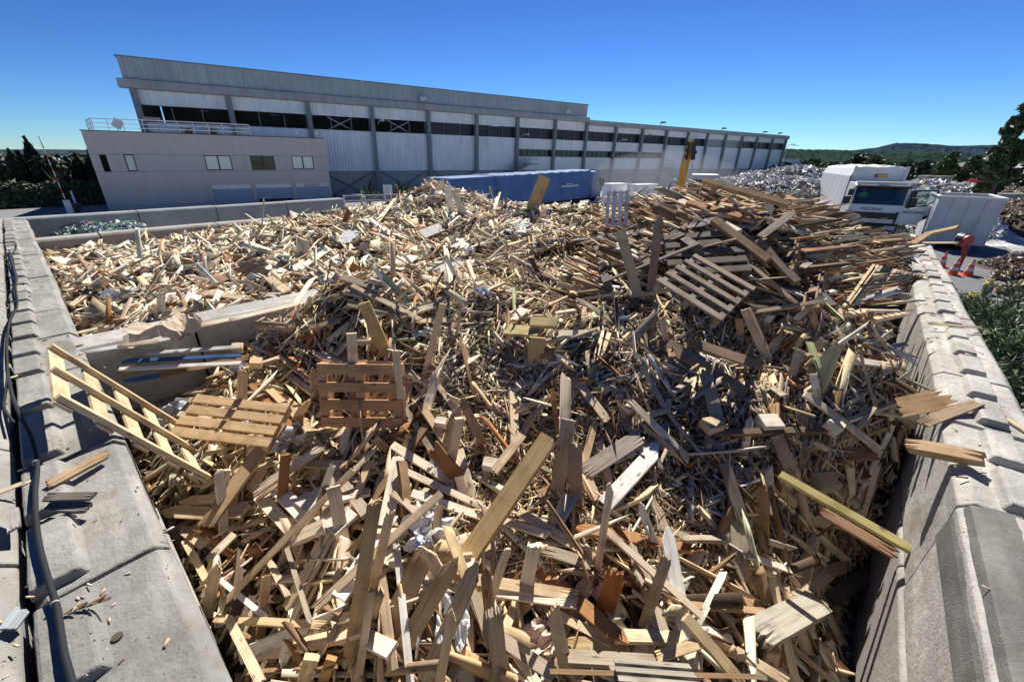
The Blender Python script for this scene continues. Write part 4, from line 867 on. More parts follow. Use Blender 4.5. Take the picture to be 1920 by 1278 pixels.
for k in range(5): g.b2((.021, -.3, sp_[2]+.22-k*.12), (.024, .1+.05*(k % 3), sp_[2]+.25-k*.12))
g.build('marking', 'steel', sn)
# two white cubes behind the heap
for (px, py, w_, lab) in ((1160, 365, 2.5, 'left of the two large white wrapped blocks standing in front of the hall'), (1214, 363, 2.9, 'right of the two large white wrapped blocks standing in front of the hall')):
    c_ = atd(px, py, 46.); o = empty('white_block', lab, 'block', (c_[0], c_[1], 0), 57, 'white blocks before the hall')
    MB().b2((-1.2, -w_/2, 0), (0, w_/2, 1.95)).build('block', 'truckwhite', o, bevel=.1); MB().b2((-1.25, -w_/2-.05, 1.952), (.05, w_/2+.05, 2.05)).build('cover', 'white', o, bevel=.03)
# small building right of the hall, lamp posts, rear concrete walls
sb_ = atz(1500, 335, 0); c_ = atd(1462, 330, 150.)
o = empty('building', 'small pale flat roofed building beyond the right end of the hall', 'building', (c_[0], c_[1], 0), 57)
mb = MB(); mb.b2((-8, 0, 0), (0, 9.5, 4.9)); mb.build('wall', 'cladw', o); MB().b2((-8.2, -.2, 4.903), (.2, 9.7, 5.15)).build('roof', 'white', o); MB().b2((.002, 4.5, 2.4), (.05, 8.5, 3.7)).build('window', 'glass', o)
def lamp_post(px, pb, pt, D, label):
    p = atd(px, pt, D); o = empty('lamp_post', label, 'lamp post', (p[0], p[1], 0), 50)
    MB().tube([(0, 0, 0), (0, 0, p[2]), (.3, 0, p[2]+.15), (1.1, 0, p[2]+.2)], [.07, .05, .04, .04], 8).build('pole', 'rail', o); MB().box((1.5, 0, p[2]+.2), (.8, .3, .12)).build('lamp_head', 'rail', o, bevel=.03)
lamp_post(1476, 300, 275, 110, 'lamp post just past the right end of the hall')
def slabwall(px0, px1, pyb, D, h, lab, mat='concb', n=3, az_=None):
    a_ = atd(px0, pyb, D); b_ = atd(px1, pyb, D+(2 if az_ is None else az_)); az2 = math.degrees(math.atan2(*(b_-a_)[:2])); L_ = np.hypot(*(b_-a_)[:2])
    o = empty('concrete_block_wall', lab, 'wall', (a_[0], a_[1], 0), az2)
    for k in range(n): MB().b2((-.4, k*L_/n+.02, 0), (.4, (k+1)*L_/n-.02, h+.02*(k % 2))).build('concrete_block', mat, o, bevel=.03)
    return o
slabwall(1735, 1772, 350, 62, 3.05, 'pale concrete slabs on top of the white refuse left of the round green tree', 'concf', 2)
slabwall(1722, 1733, 350, 61, 3.1, 'single leaning concrete slab right behind the lorry body', 'concf', 1)
slabwall(1822, 1858, 350, 58, 1.6, 'grey concrete wall beside the red and white panel', 'concd', 2)
slabwall(1878, 1960, 350, 50, 2.2, 'stack of long grey concrete slabs under the big dark tree', 'concb', 3)
slabwall(1862, 1990, 352, 49, 1.55, 'lower front row of long grey slabs under the big dark tree', 'concb', 4)
a_ = atd(1813, 346, 55); o = empty('marker_panel', 'red and white diagonal marker panel standing on the refuse', 'sign', (a_[0], a_[1], 0), 40)
mb = MB(); mb.add([(-.7, -.03, a_[2]-.5), (.8, -.03, a_[2]-.9), (1.0, -.03, a_[2]+.2), (0.1, -.03, a_[2]+.55)]+[(-.7, .03, a_[2]-.5), (.8, .03, a_[2]-.9), (1.0, .03, a_[2]+.2), (.1, .03, a_[2]+.55)], [(0, 1, 2, 3), (7, 6, 5, 4), (0, 4, 5, 1), (1, 5, 6, 2), (2, 6, 7, 3), (3, 7, 4, 0)]); mb.build('red_panel', 'redb', o)
mb = MB(); mb.b2((-.9, -.02, 0), (.6, .02, a_[2]-.9)); mb.build('white_base', 'white', o)
# pavement: pale concrete apron by the lorry
ap = MB(); q_ = [atz(x, y, .004) for x, y in ((1700, 470), (1722, 385), (1760, 360), (1800, 362), (1730, 452), (1880, 470), (1890, 500), (1880, 560), (1790, 545))]
tag(strip(MB(), (19, 17), 41, -30, 30, -14, 3.5, .004).build('yard_pavement', 'tarmac'), kind='structure')
# ================================================================== INDIVIDUAL TIMBERS
def on_heap(px, py, h=0.):
    d = ray(px, py); t = .6; q = C0
    while t < 40:
        q = C0+d*t
        if q[2] < hq(q[0], q[1])+h: break
        t += .02+t*.002
    return q
def toward(p): return nrm(C0-p)
def depth(p): return -((p-C0)@RC)[2]
def plank_geo(L, W, T, e0='b', e1='b', bow=0., seed=0, col=(.5, .38, .24), nail=True):
    r = random.Random(seed); k = 13; st = max(4, int(L/.12)); s0_ = r.uniform(-.4, .8); mb = MB(); vs, cs, gcs = [], [], []; off = r.random()*50
    teeth = []
    for e in (e0, e1):
        if e == 'c': t_ = [r.uniform(-.002, .002) for _ in range(k)]
        elif e == 'b': s_ = r.uniform(-.5, .5); t_ = [abs(r.gauss(0, .16))*W+s_*W*(j/(k-1)-.5) for j in range(k)]
        elif e == 'p': c_ = r.uniform(.25, .75); t_ = [abs(j/(k-1)-c_)*W*1.9+r.uniform(0, .1)*W for j in range(k)]
        else: q_ = [r.gauss(0, 1) for _ in range(k)]; t_ = [W*(.45*abs(.6*q_[j]+.4*q_[j-1])+(r.uniform(.3, .8) if r.random() < .14 else 0)+s0_*j/(k-1)) for j in range(k)]
        m_ = min(t_); teeth.append([min(v-m_, L*.3) for v in t_])
    side = [r.uniform(-.012, .012)*W for _ in range(2*(st+1))]
    for s in (0, 1):
        for i in range(st+1):
            x = -L/2+L*i/st
            for j in range(k):
                xx = x; f = i/st
                if f < .34: xx = x+teeth[0][j]*(1-f/.34)
                if f > .66: xx = x-teeth[1][j]*((f-.66)/.34)
                y = (j/(k-1)-.5)*W+(side[i] if j == 0 else side[st+1+i] if j == k-1 else 0)
                th = T*(1 if (e0 == 'c' or i > 0) and (e1 == 'c' or i < st) else r.uniform(.35, .9))
                z = (th/2 if s else -th/2)+bow*(1-(2*f-1)**2); vs.append((xx, y, z)); gcs.append((xx+off, y+off, z))
                v = 1+r.uniform(-.04, .04); cs.append(tuple(c*v for c in col))
    n1 = (st+1)*k; F_ = []
    for i in range(st):
        for j in range(k-1):
            a = i*k+j; F_ += [(a, a+1, a+k+1, a+k), (n1+a, n1+a+k, n1+a+k+1, n1+a+1)]
        a = i*k; F_ += [(a, a+k, n1+a+k, n1+a)]; a = i*k+k-1; F_ += [(a, n1+a, n1+a+k, a+k)]
    for j in range(k-1): F_ += [(j, n1+j, n1+j+1, j+1)]; a = st*k+j; F_ += [(a, a+1, n1+a+1, n1+a)]
    mb.add(vs, F_, None, (1, 1, 1), gcs); mb.col = cs; return mb
PID = [0]
def place(mb, name, label, cat, c, X, Zr, mat='wood', group='loose timbers on the wood heaps', parent=None):
    X = nrm(X); Zr = np.asarray(Zr, float); Z = nrm(Zr-X*(Zr@X)); Y = np.cross(Z, X); o = mb.build(name, mat)
    m = Matrix([[X[0], Y[0], Z[0], c[0]], [X[1], Y[1], Z[1], c[1]], [X[2], Y[2], Z[2], c[2]], [0, 0, 0, 1]]); o.matrix_world = m
    tag(o, label, cat, group); return o
def TB(x0, y0, x1, y1, wpx, col, label, m='l', e='bb', T=None, roll=0., h=(.07, .07), dd=0., name='plank', cat='plank', c=None, bow=0., zz=None, sink=0.):
    """one timber between two picture points: m='l' lying on the heap, 'u' standing up out of it, first point = base"""
    if zz is not None: p = atz(x0, y0, zz[0]); q = atz(x1, y1, zz[1])
    elif m == 'l': p = on_heap(x0, y0, h[0]); q = on_heap(x1, y1, h[1])
    else: p = on_heap(x0, y0, -.02); q = atd(x1, y1, math.hypot(p[0], p[1])+dd)
    if m == 'l' and zz is None:
        # a ray that slips past the heap edge: keep the far end at a plausible distance
        D0 = math.hypot(*p[:2]); D1 = math.hypot(*q[:2])
        if D1 > D0*1.6+.8: q = atd(x1, y1, D0*1.25)
        elif D0 > D1*1.6+.8: p = atd(x0, y0, D1*1.25)
    mid = (p+q)/2; W = wpx*depth(mid)/F
    if sink: p = p+(p-q)*sink
    L = float(np.linalg.norm(q-p)); mid = (p+q)/2
    T_ = T*W if T else (min(.026, W*.4)); v = toward(mid); X = nrm(q-p)
    sidev = nrm(np.cross(X, v)); n = (v if m == 'u' else v*.55+np.array([0, 0, 1.])*.65)+sidev*roll
    PID[0] += 1; cc = PAL[col] if isinstance(col, str) else col; f = random.uniform(.92, 1.1)
    return place(plank_geo(L, W, T_, e[0], e[1], bow, PID[0], tuple(v_*f for v_ in cc)), name, label, cat, mid, X, n)
U = 'u'
# --- rear bay and divider
TB(134, 574, 200, 525, 8, 'tan', 'long tan batten lying diagonally on the rear heap near the left wall', e='cc', T=.7)
TB(160, 532, 203, 500, 11, 'pale', 'short pale pointed board above the diagonal tan batten on the rear heap', e='bp')
TB(354, 516, 419, 556, 15, 'honey', 'honey coloured board tilted down to the right in the middle of the rear heap', e='cb')
TB(302, 592, 302, 545, 13, 'pale', 'pale board standing upright near the front of the rear heap', U, e='bb')
TB(330, 490, 345, 512, 9, 'honey', 'small honey stake leaning in the rear heap', U)
TB(392, 530, 378, 492, 13, 'cream', 'cream board standing behind the pinkish block on the rear heap', U, e='cc')
TB(505, 524, 540, 552, 16, 'honey', 'thick honey batten with a square end above the divider', e='cc', T=.8)
TB(390, 530, 427, 522, 17, (.5, .3, .22), 'flat pinkish brown block lying in the rear heap', e='cc', T=.5)
TB(446, 500, 500, 522, 32, (.38, .26, .15), 'brown sheet of board propped in the rear heap', e='sb', T=.1, roll=.5)
TB(90, 500, 118, 500, 36, (.42, .29, .17), 'curled brown sheet in the far left corner of the rear heap', e='bp', T=.1, roll=-.5)
TB(490, 556, 492, 522, 6, 'tan', 'thin lath standing upright in the right part of the rear heap', U)
TB(345, 545, 470, 560, 12, 'tan', 'long brownish board lying level just behind the divider', e='cb')
TB(300, 596, 372, 572, 9, 'pale', 'pale batten lying just behind the divider', e='cc', T=.7)
TB(200, 555, 260, 542, 8, 'white', 'whitish lath in the left half of the rear heap')
TB(140, 625, 215, 610, 8, 'pale', 'pale lath beside the left wall close to the divider end')
TB(185, 640, 190, 608, 9, 'tan', 'tan stub standing on the left end of the divider', U, e='cb')
TB(560, 505, 615, 468, 11, 'cream', 'cream board lying diagonally in the right part of the rear heap')
TB(700, 520, 745, 500, 8, 'grey', 'grey lath at the edge of the hollow in the rear heap')
TB(735, 552, 702, 500, 9, 'white', 'narrow white board leaning above the upended pallet in the middle', U, e='bb')
TB(806, 500, 790, 466, 7, 'pale', 'thin curved pale splinter standing over the dark hollow', U, e='pp')
TB(735, 505, 775, 478, 30, 'cream', 'bent cream sheet of board lit by the sun above the dark hollow', e='bs', T=.08)
TB(858, 470, 880, 452, 34, 'white', 'white sheet of board right of the dark hollow in the rear heap', e='bb', T=.06)
TB(900, 428, 985, 410, 16, 'white', 'long whitish broken sheet below the rear crest', e='ss', T=.1)
TB(850, 362, 797, 345, 4, 'pale', 'thin pale pole sticking out left of the rear crest', U, e='cc', T=.9)
TB(846, 400, 838, 347, 13, 'white', 'white board leaning against the rear crest', U, e='cb')
TB(872, 405, 848, 355, 12, 'cream', 'second pale board leaning against the rear crest', U, e='cb')
TB(700, 425, 742, 372, 7, 'pale', 'pale lath lying up the slope left of the rear crest')
TB(640, 455, 668, 430, 24, (.45, .46, .5), 'grey laminated sheet in the rear heap', e='bb', T=.08)
TB(790, 440, 830, 424, 22, 'white', 'white laminated offcut below the rear crest', e='cb', T=.08)
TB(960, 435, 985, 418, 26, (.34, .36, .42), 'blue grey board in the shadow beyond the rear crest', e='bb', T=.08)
TB(996, 396, 1022, 331, 23, (.46, .33, .17), 'tan sheet of plywood standing upright in front of the blue lorry', U, e='cc', T=.08, name='plywood_sheet', cat='plywood')
TB(940, 360, 934, 345, 4, 'brown', 'dark twig standing against the blue lorry', U)
# --- blue edged boards and cardboard at the divider
for i, (y0, y1, c_, lab) in enumerate(((668, 650, (.60, .60, .56), 'top whitish board of the blue edged bundle below the divider'), (678, 664, (.06, .14, .3), 'blue edge board of the bundle below the divider'), (690, 676, 'white', 'lower pale board of the blue edged bundle'))):
    TB(224, y0-2+i*2, 452, y1+i*2, 7, c_, lab, e='cc', T=.6, zz=(2.2-i*.03, 2.18-i*.03))
TB(230, 716, 350, 694, 9, (.08, .18, .38), 'short blue board below the blue edged bundle', e='pb', zz=(1.98, 1.95))
TB(228, 691, 256, 687, 13, 'tan', 'square sawn block under the left end of the blue edged bundle', e='cc', T=.9, zz=(2.1, 2.1))
TB(300, 704, 470, 668, 12, 'brown', 'dark board under the blue edged bundle', e='cb', zz=(2.03, 2.08))
TB(160, 660, 320, 634, 8, 'white', 'white lath lying along the divider top', e='bb', zz=(2.43, 2.43))
TB(330, 620, 470, 590, 9, 'pale', 'pale board lying along the divider top right of the cardboard', e='bs', zz=(2.43, 2.43))
TB(430, 600, 590, 562, 8, 'cream', 'cream lath farther along the divider top', e='ss', zz=(2.43, 2.43))
TB(220, 648, 300, 640, 7, 'tan', 'small tan lath by the cardboard on the divider', e='ss', zz=(2.44, 2.44))
TB(760, 528, 865, 505, 7, 'white', 'white lath on the far part of the divider top', e='ss', zz=(2.46, 2.5))
cbp = atz(310, 618, 2.46); vs = []; fs = []
for i in range(15):
    for j in range(9):
        u, v = (i/14-.5)*.62*(1+.1*math.sin(j*1.9)), (j/8-.5)*.34*(1+.15*math.sin(i*1.3)); zt_ = .05*math.sin(i*.8+j*.5)*(.4+i/14)+(.05*math.sin(j*2.2+i) if i > 10 else 0)+(-.1 if v > .13 else 0)
        e_ = dirv(DA+10); f_ = dirv(DA+100); vs.append(e_*u+f_*v+np.array([0, 0, .05+zt_]))
fs = [(i*9+j, i*9+9+j, i*9+10+j, i*9+j+1) for i in range(14) for j in range(8)]
mb = MB(); mb.add(vs, fs); o = mb.build('cardboard', 'card', loc=cbp, smooth=False); o.modifiers.new('s', 'SOLIDIFY').thickness = .006; tag(o, 'crumpled flattened cardboard box lying on the divider', 'cardboard')
# --- middle left of the near heap
TB(393, 700, 520, 765, 20, 'tan', 'wide tan board sloping right below the blue edged bundle', e='pb', T=.2)
TB(412, 640, 576, 800, 12, 'honey', 'long batten of the fanned bundle left of the upright lattice pallet', e='bc', T=.7)
TB(449, 637, 589, 738, 11, 'pale', 'upper batten of the fanned bundle left of the upright lattice pallet', e='bc', T=.7)
TB(425, 655, 560, 770, 14, 'honey', 'middle batten of the fanned bundle', e='cc', T=.5)
TB(470, 720, 560, 812, 10, 'rust', 'reddish batten low in the fanned bundle', e='cb')
TB(500, 650, 592, 715, 12, 'rust', 'rust coloured board right of the fanned bundle', e='sb')
TB(520, 665, 600, 728, 9, 'honey', 'honey lath right of the rust coloured board', e='sb')
for x, y, lab in ((445, 652, 'square wooden spacer block on top of the fanned bundle'), (480, 680, 'second square spacer block lower on the fanned bundle')):
    p = on_heap(x, y, .16); b = MB().box((0, 0, 0), (.12, .1, .09), None, None, PAL['honey']); o = place(b, 'wooden_block', lab, 'block', p, dirv(70)+np.array([0, 0, -.2]), [.2, -.3, 1]); o.modifiers.new('b', 'BEVEL').width = .003
TB(727, 668, 682, 567, 22, (.42, .31, .15), 'wide honey board standing upright near the centre left of the heap', U, e='bc', T=.25, roll=-.25)
TB(668, 800, 659, 624, 18, 'tan', 'left upright board rising behind the lattice pallet', U, e='bc', dd=.05)
TB(757, 800, 742, 656, 14, 'tan', 'right upright board rising behind the lattice pallet', U, e='bb', dd=.05)
TB(695, 672, 706, 620, 13, 'grey', 'pointed grey board beside the wide honey upright', U, e='pb')
TB(590, 662, 660, 690, 8, 'pale', 'pale stick lying left of the lattice pallet uprights', e='cc', T=.8)
TB(474, 925, 610, 834, 15, 'pale', 'pair of split pale laths running up right below the slatted pallet', e='ss', T=.6, h=(.2, .2))
TB(480, 938, 596, 850, 8, 'tan', 'thin lath under the split pale laths', e='ss', h=(.14, .14))
TB(545, 1006, 702, 842, 8, 'pale', 'long thin stick crossing the pale boards at the left centre', e='ps', T=.7, h=(.2, .25))
TB(515, 911, 583, 980, 26, 'cream', 'wide pale board sloping right at the left centre', e='bc', T=.25, h=(.12, .12))
TB(486, 930, 552, 1000, 22, 'pale', 'pale board parallel to the wide pale one on its left', e='cc', T=.3, h=(.1, .1))
TB(568, 922, 652, 985, 48, (.55, .49, .43), 'broad pale plank end with sawn square edge at the left centre', e='bc', T=.14, h=(.12, .12))
TB(548, 1012, 610, 985, 24, 'pale', 'short pale block with dark knot holes below the broad plank end', e='bc', T=.6, h=(.14, .14))
TB(620, 878, 688, 965, 20, 'grey', 'grey board sloping right beside the broad plank end', e='cc', T=.5, h=(.1, .1))
TB(560, 868, 650, 872, 16, 'tan', 'short tan board striped with shadow under the edge on pallet', e='bc', T=.4, h=(.1, .1))
TB(735, 834, 850, 905, 16, 'pale', 'pale board sloping right above the long honey beam', e='cb', T=.4, h=(.1, .1))
TB(762, 884, 905, 950, 12, 'pale', 'thin pale board left of the long honey beam', e='cb', T=.5, h=(.12, .1))
TB(772, 924, 925, 975, 15, 'cream', 'cream board passing under the long honey beam', e='cb', h=(.14, .1))
TB(730, 846, 700, 820, 14, 'honey', 'short honey stub right of the edge on pallet', U)
TB(790, 760, 850, 850, 14, 'honey', 'honey batten running down to the cream cube', e='cb', T=.6, h=(.12, .1))
TB(820, 720, 870, 790, 10, 'tan', 'tan batten above the honey batten right of the lattice pallet', e='bb')
TB(845, 1090, 1030, 820, 34, (.50, .35, .17), 'long square sawn honey beam rising to the right in the centre of the heap', U, e='cc', T=.55, dd=.75, roll=-.3, name='beam', cat='beam')
TB(584, 1146, 828, 924, 15, 'tan', 'long splintered batten rising right across the lower left', e='sc', T=.5, h=(.25, .35))
TB(653, 1255, 703, 936, 26, (.50, .36, .19), 'tall board standing upright at the lower left centre', U, e='bb', T=.2, dd=.3)
TB(709, 1225, 812, 1005, 40, (.50, .35, .19), 'broad board standing upright with a split top at the lower centre', U, e='cs', T=.12, dd=.35)
TB(734, 1250, 858, 1040, 32, (.48, .35, .2), 'long tapering board beside the broad split topped one', U, e='bp', T=.16, dd=.3)
TB(790, 1290, 897, 1052, 30, 'grey', 'long greyish board with a slanted end right of the tapering one', U, e='cp', T=.16, dd=.3, c=1)
TB(820, 1300, 850, 1140, 18, 'tan', 'narrow board standing just below the slanted grey one', U, e='cp', dd=.15)
TB(422, 1127, 662, 880, 11, (.55, .4, .25), 'very long thin lath crossing the lower left of the heap', e='sc', T=.6, h=(.3, .35))
TB(388, 1158, 406, 1055, 20, 'tan', 'short board standing by the left wall at the lower left', U, e='cp', T=.3)
TB(412, 1086, 500, 1158, 9, 'white', 'bleached lath right of the short board by the left wall', e='sc', h=(.15, .15))
TB(404, 1160, 615, 1172, 13, 'honey', 'level honey batten across the lower left corner', e='cb', T=.6, h=(.1, .12))
TB(425, 1152, 490, 1280, 16, 'tan', 'tan board running down to the bottom edge at the lower left', e='pb', h=(.2, .3))
TB(470, 1240, 655, 1225, 60, (.30, .19, .1), 'wide brown panel standing on edge at the bottom left', e='bb', T=.06, h=(.05, .05), roll=-.8)
TB(537, 1025, 583, 1170, 9, 'grey', 'thin grey lath hanging down at the lower left', e='bp', h=(.2, .15))
TB(706, 1034, 850, 1105, 24, 'cream', 'wide cream board passing behind the broad upright', e='cb', T=.2, h=(.08, .08))
TB(568, 1290, 585, 1230, 28, 'honey', 'grooved honey post stub at the bottom edge left of centre', U, e='cc', T=.5)
TB(603, 1285, 622, 1232, 20, (.5, .3, .13), 'small orange brown stub at the bottom edge', U, e='cc', T=.5)
TB(790, 1092, 955, 1116, 16, 'cream', 'upper of two level cream boards right of the uprights', e='cb', h=(.1, .1))
TB(852, 1080, 1085, 1118, 20, 'honey', 'orange tinted board lying level at the bottom centre', e='cb', T=.5, h=(.14, .14))
TB(890, 1112, 922, 1212, 18, 'grey', 'grey board hanging down beside the level cream boards', e='cb', h=(.15, .1))
TB(940, 1275, 925, 1140, 30, 'grey', 'thick grey post standing at the bottom centre', U, e='cb', T=.7)
TB(930, 1190, 1040, 1265, 24, 'grey', 'grey board sloping right from the thick grey post', e='cc', T=.3, h=(.2, .2))
TB(440, 1180, 520, 1240, 14, 'brown', 'brown batten in the dark gap at the lower left', e='cb')
TB(500, 1040, 540, 1120, 12, 'tan', 'tan stick in the gap right of the leaning pallet stringer', e='bb')
TB(405, 985, 420, 880, 22, 'tan', 'tan board standing by the left wall below the slatted pallet', U, e='bc')
TB(300, 958, 402, 962, 24, (.54, .4, .24), 'rounded end board lying level by the left wall', e='pc', T=.15, h=(.15, .15))
TB(335, 940, 410, 935, 20, 'honey', 'second rounded board behind the one by the left wall', e='pc', T=.15, h=(.1, .1))
TB(340, 985, 385, 1020, 22, 'tan', 'third short rounded board by the left wall', e='pc', T=.2, h=(.1, .1))
TB(345, 1010, 400, 1110, 12, 'honey', 'narrow board down along the left wall', e='bb', h=(.1, .1))
TB(440, 1000, 400, 1040, 14, 'pale', 'short pale offcut near the left wall', e='cb', h=(.2, .2))
TB(500, 870, 470, 920, 16, 'tan', 'tan offcut under the split pale laths', e='cb')
# --- bottom centre and right
TB(978, 1135, 1003, 1017, 25, 'cream', 'pale square post standing at the bottom centre', U, e='bb', T=.6, dd=.1)
TB(1069, 1290, 1035, 1133, 26, 'tan', 'board with a frayed splintered top at the bottom centre', U, e='cs', T=.4, dd=.1)
TB(1131, 990, 1316, 1155, 12, 'pale', 'long thin pale lath sloping right at the lower centre', e='cc', T=.7, h=(.25, .15))
TB(1116, 1092, 1146, 905, 14, 'pale', 'thin board standing edge on right of centre', U, e='bp', dd=.15)
TB(1240, 1050, 1198, 942, 15, 'white', 'bleached leaning lath right of the thin upright', U, e='bp', dd=.1)
TB(1203, 1182, 1252, 1042, 19, (.4, .31, .22), 'splintered grey brown post right of the rust coloured stub', U, e='bs', T=.5, dd=.15)
TB(1284, 1155, 1392, 1282, 20, 'honey', 'honey batten sloping to the bottom edge right of centre', e='cb', T=.6, h=(.25, .3))
TB(1132, 1150, 1158, 1068, 34, (.36, .15, .055), 'rust red splintered stub standing at the lower centre', U, e='cs', T=.2)
TB(900, 1105, 1082, 1132, 17, 'cream', 'lower of two level cream boards at the bottom centre', e='cb', T=.5, h=(.13, .13))
TB(1040, 1149, 1148, 1204, 16, 'tan', 'tan board running under the rust red stub', e='cb', h=(.12, .12))
TB(1059, 1215, 1196, 1213, 36, (.48, .35, .18), 'broad level board near the bottom centre', e='bb', T=.12, h=(.1, .1))
TB(1150, 1192, 1285, 1196, 26, 'tan', 'level board with a bright top edge near the bottom', e='cc', T=.3, h=(.15, .15), roll=-.7)
TB(1147, 1268, 1290, 1270, 38, (.30, .27, .21), 'grey nailed board at the bottom edge', e='cc', T=.2, h=(.3, .3), roll=-.5)
TB(1062, 1232, 1276, 1244, 28, (.32, .27, .2), 'long grey crate side lying level near the bottom edge', e='cc', T=.3, h=(.2, .2), roll=-.7)
TB(1228, 1232, 1308, 1206, 18, 'honey', 'small honey board leaning right near the bottom', e='bc', h=(.25, .25))
TB(1030, 1258, 1420, 1268, 8, 'brown', 'thin dark strip crossing the bottom edge', e='cc', h=(.4, .4))
TB(1015, 1028, 1108, 1058, 20, 'grey', 'greyish board right of the pale square post', e='sc', h=(.15, .15))
TB(972, 958, 1116, 1046, 17, 'tan', 'tan board sloping right at the centre below the grey uprights', e='cb', h=(.15, .15))
TB(931, 972, 1030, 1004, 14, 'pale', 'pale board left of the tan sloping one', e='cb', h=(.14, .14))
TB(1040, 940, 1066, 786, 26, (.38, .31, .24), 'wide grey board standing upright at the very centre', U, e='bc', T=.15, dd=.15)
TB(1080, 965, 1078, 830, 26, (.3, .22, .165), 'grey brown board standing close behind the wide grey one', U, e='cb', T=.15, dd=.1)
TB(1091, 888, 1206, 814, 30, (.40, .34, .27), 'broad grey board lying to the right of the grey uprights', e='bb', T=.2, h=(.12, .12))
TB(1110, 880, 1235, 830, 10, 'cream', 'cream batten lying under the broad grey board', e='ss', h=(.1, .1))
TB(1175, 745, 1295, 865, 13, 'pale', 'pale splintery lath sloping right in the centre right', e='ss', h=(.15, .15))
TB(915, 852, 864, 745, 17, (.45, .3, .19), 'tan board leaning left above the honey beam', U, e='bs', T=.4, dd=.1)
TB(925, 885, 980, 815, 16, 'tan', 'tan board left of the honey beam top', e='bc', h=(.15, .15))
for x, y, s_, c_, lab in ((827, 793, .085, 'cream', 'cream cube block in the centre left of the heap'), (920, 872, .1, 'cream', 'sunlit cube block left of the honey beam'), (1333, 800, .13, 'honey', 'drilled honey block on the left end of the dark beam'), (1440, 796, .14, 'cream', 'pale torn block on the dark beam'), (1543, 905, .14, 'grey', 'grey cube block right of centre'), (1178, 766, .07, 'tan', 'small tan cube in the centre right'), (1563, 798, .12, 'cream', 'pale rounded block right on the dark beam')):
    p = on_heap(x, y, .1); b = MB().box((0, 0, 0), (s_*1.3, s_, s_), None, None, PAL[c_]); o = place(b, 'wooden_block', lab, 'block', p, dirv(random.uniform(40, 110)), [random.uniform(-.3, .3), -.35, 1]); o.modifiers.new('b', 'BEVEL').width = .006
TB(1308, 812, 1570, 806, 12, (.2, .145, .1), 'dark beam lying level with pale blocks on it', e='cc', T=.9, h=(.08, .08), name='beam', cat='beam')
TB(1203, 685, 1254, 776, 9, (.36, .34, .31), 'thin grey strip bent over the centre of the heap', e='cc', T=.3, h=(.15, .12))
TB(1254, 776, 1322, 860, 7, (.36, .34, .31), 'lower part of the thin grey strip', e='cp', T=.3, h=(.12, .1))
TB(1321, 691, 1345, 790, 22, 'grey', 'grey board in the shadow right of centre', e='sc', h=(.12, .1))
TB(1358, 868, 1395, 982, 20, (.3, .26, .2), 'grey board hanging down with a torn lower end', e='cs', h=(.2, .15))
TB(949, 618, 1012, 622, 28, (.52, .42, .19), 'yellowish board propped at the upper centre', e='cc', T=.2, h=(.18, .18), roll=-.3)
TB(994, 604, 1046, 606, 20, (.55, .43, .2), 'yellow batten behind the yellowish board', e='cc', T=.5, h=(.22, .22))
TB(1002, 690, 1008, 632, 30, (.5, .36, .18), 'orange brown board under the yellow batten', U, e='bc', T=.15)
TB(1047, 626, 1120, 626, 13, 'pale', 'short level batten right of the yellow boards', e='cb', T=.6)
TB(1250, 644, 1398, 738, 26, (.27, .205, .145), 'broad dark grey plank sloping right through the upper centre', e='cc', T=.2, h=(.1, .08))
TB(1290, 640, 1440, 690, 20, (.34, .23, .15), 'brown plank above the broad dark one', e='sb', T=.3, h=(.1, .08))
TB(1225, 640, 1330, 700, 14, 'brown', 'brown batten left of the broad dark plank', e='cb')
for i, (x0, y0, x1, y1, w_, lab) in enumerate(((538, 642, 632, 513, 7, 'leftmost long runner of the upended edge on pallet at the divider end'), (551, 654, 648, 526, 8, 'middle long runner of the upended edge on pallet'), (566, 662, 662, 535, 6, 'right long runner of the upended edge on pallet'), (600, 600, 655, 520, 9, 'short brown runner near the top of the upended pallet'))):
    TB(x0, y0, x1, y1, w_, (.33, .23, .15), lab, U, e='cc', T=1., dd=.5)
for i, (x0, y0, x1, y1, w_, c_, lab) in enumerate(((640, 520, 720, 545, 14, (.36, .29, .21), 'top grey brown board of the broken stack right of the upended pallet'), (645, 545, 770, 575, 12, 'grey', 'second board of the broken stack right of the upended pallet'), (650, 570, 760, 590, 12, (.36, .27, .18), 'third board of the broken stack right of the upended pallet'), (660, 535, 790, 600, 9, 'tan', 'splintered board crossing the broken stack'), (560, 620, 640, 600, 9, (.36, .26, .17), 'brown board at the foot of the upended pallet'), (712, 510, 770, 570, 10, (.07, .1, .08), 'dark green painted board sloping right behind the ridge'))):
    TB(x0, y0, x1, y1, w_, c_, lab, e='cb', T=.5, h=(.2, .12))
# --- behind the ridge, right back
TB(1199, 566, 1163, 432, 18, (.45, .36, .25), 'left of two tall posts standing before the dark pallets', U, e='bc', T=.3, dd=.1, name='post', cat='post')
TB(1217, 572, 1237, 401, 15, (.27, .2, .15), 'right darker post standing before the dark pallets', U, e='bp', T=.4, dd=.2, name='post', cat='post')
TB(1338, 413, 1440, 490, 15, 'brown', 'thick brown beam sloping right above the grey pallet', e='cc', T=.8, h=(.25, .25))
TB(1263, 371, 1384, 437, 13, (.58, .5, .42), 'long beam with a bright sunlit top above the grey pallet', e='sc', T=.7, h=(.25, .28))
TB(1317, 338, 1480, 384, 11, (.4, .26, .14), 'long beam against the sky on top of the right crest', e='cc', T=.7, h=(.4, .3))
TB(1322, 380, 1346, 346, 11, (.42, .28, .15), 'short prop holding up the beam on the right crest', U, e='cc', T=.7)
TB(1285, 372, 1400, 392, 9, (.36, .26, .17), 'level board under the beam on the right crest', e='cb', T=.5, h=(.2, .2))
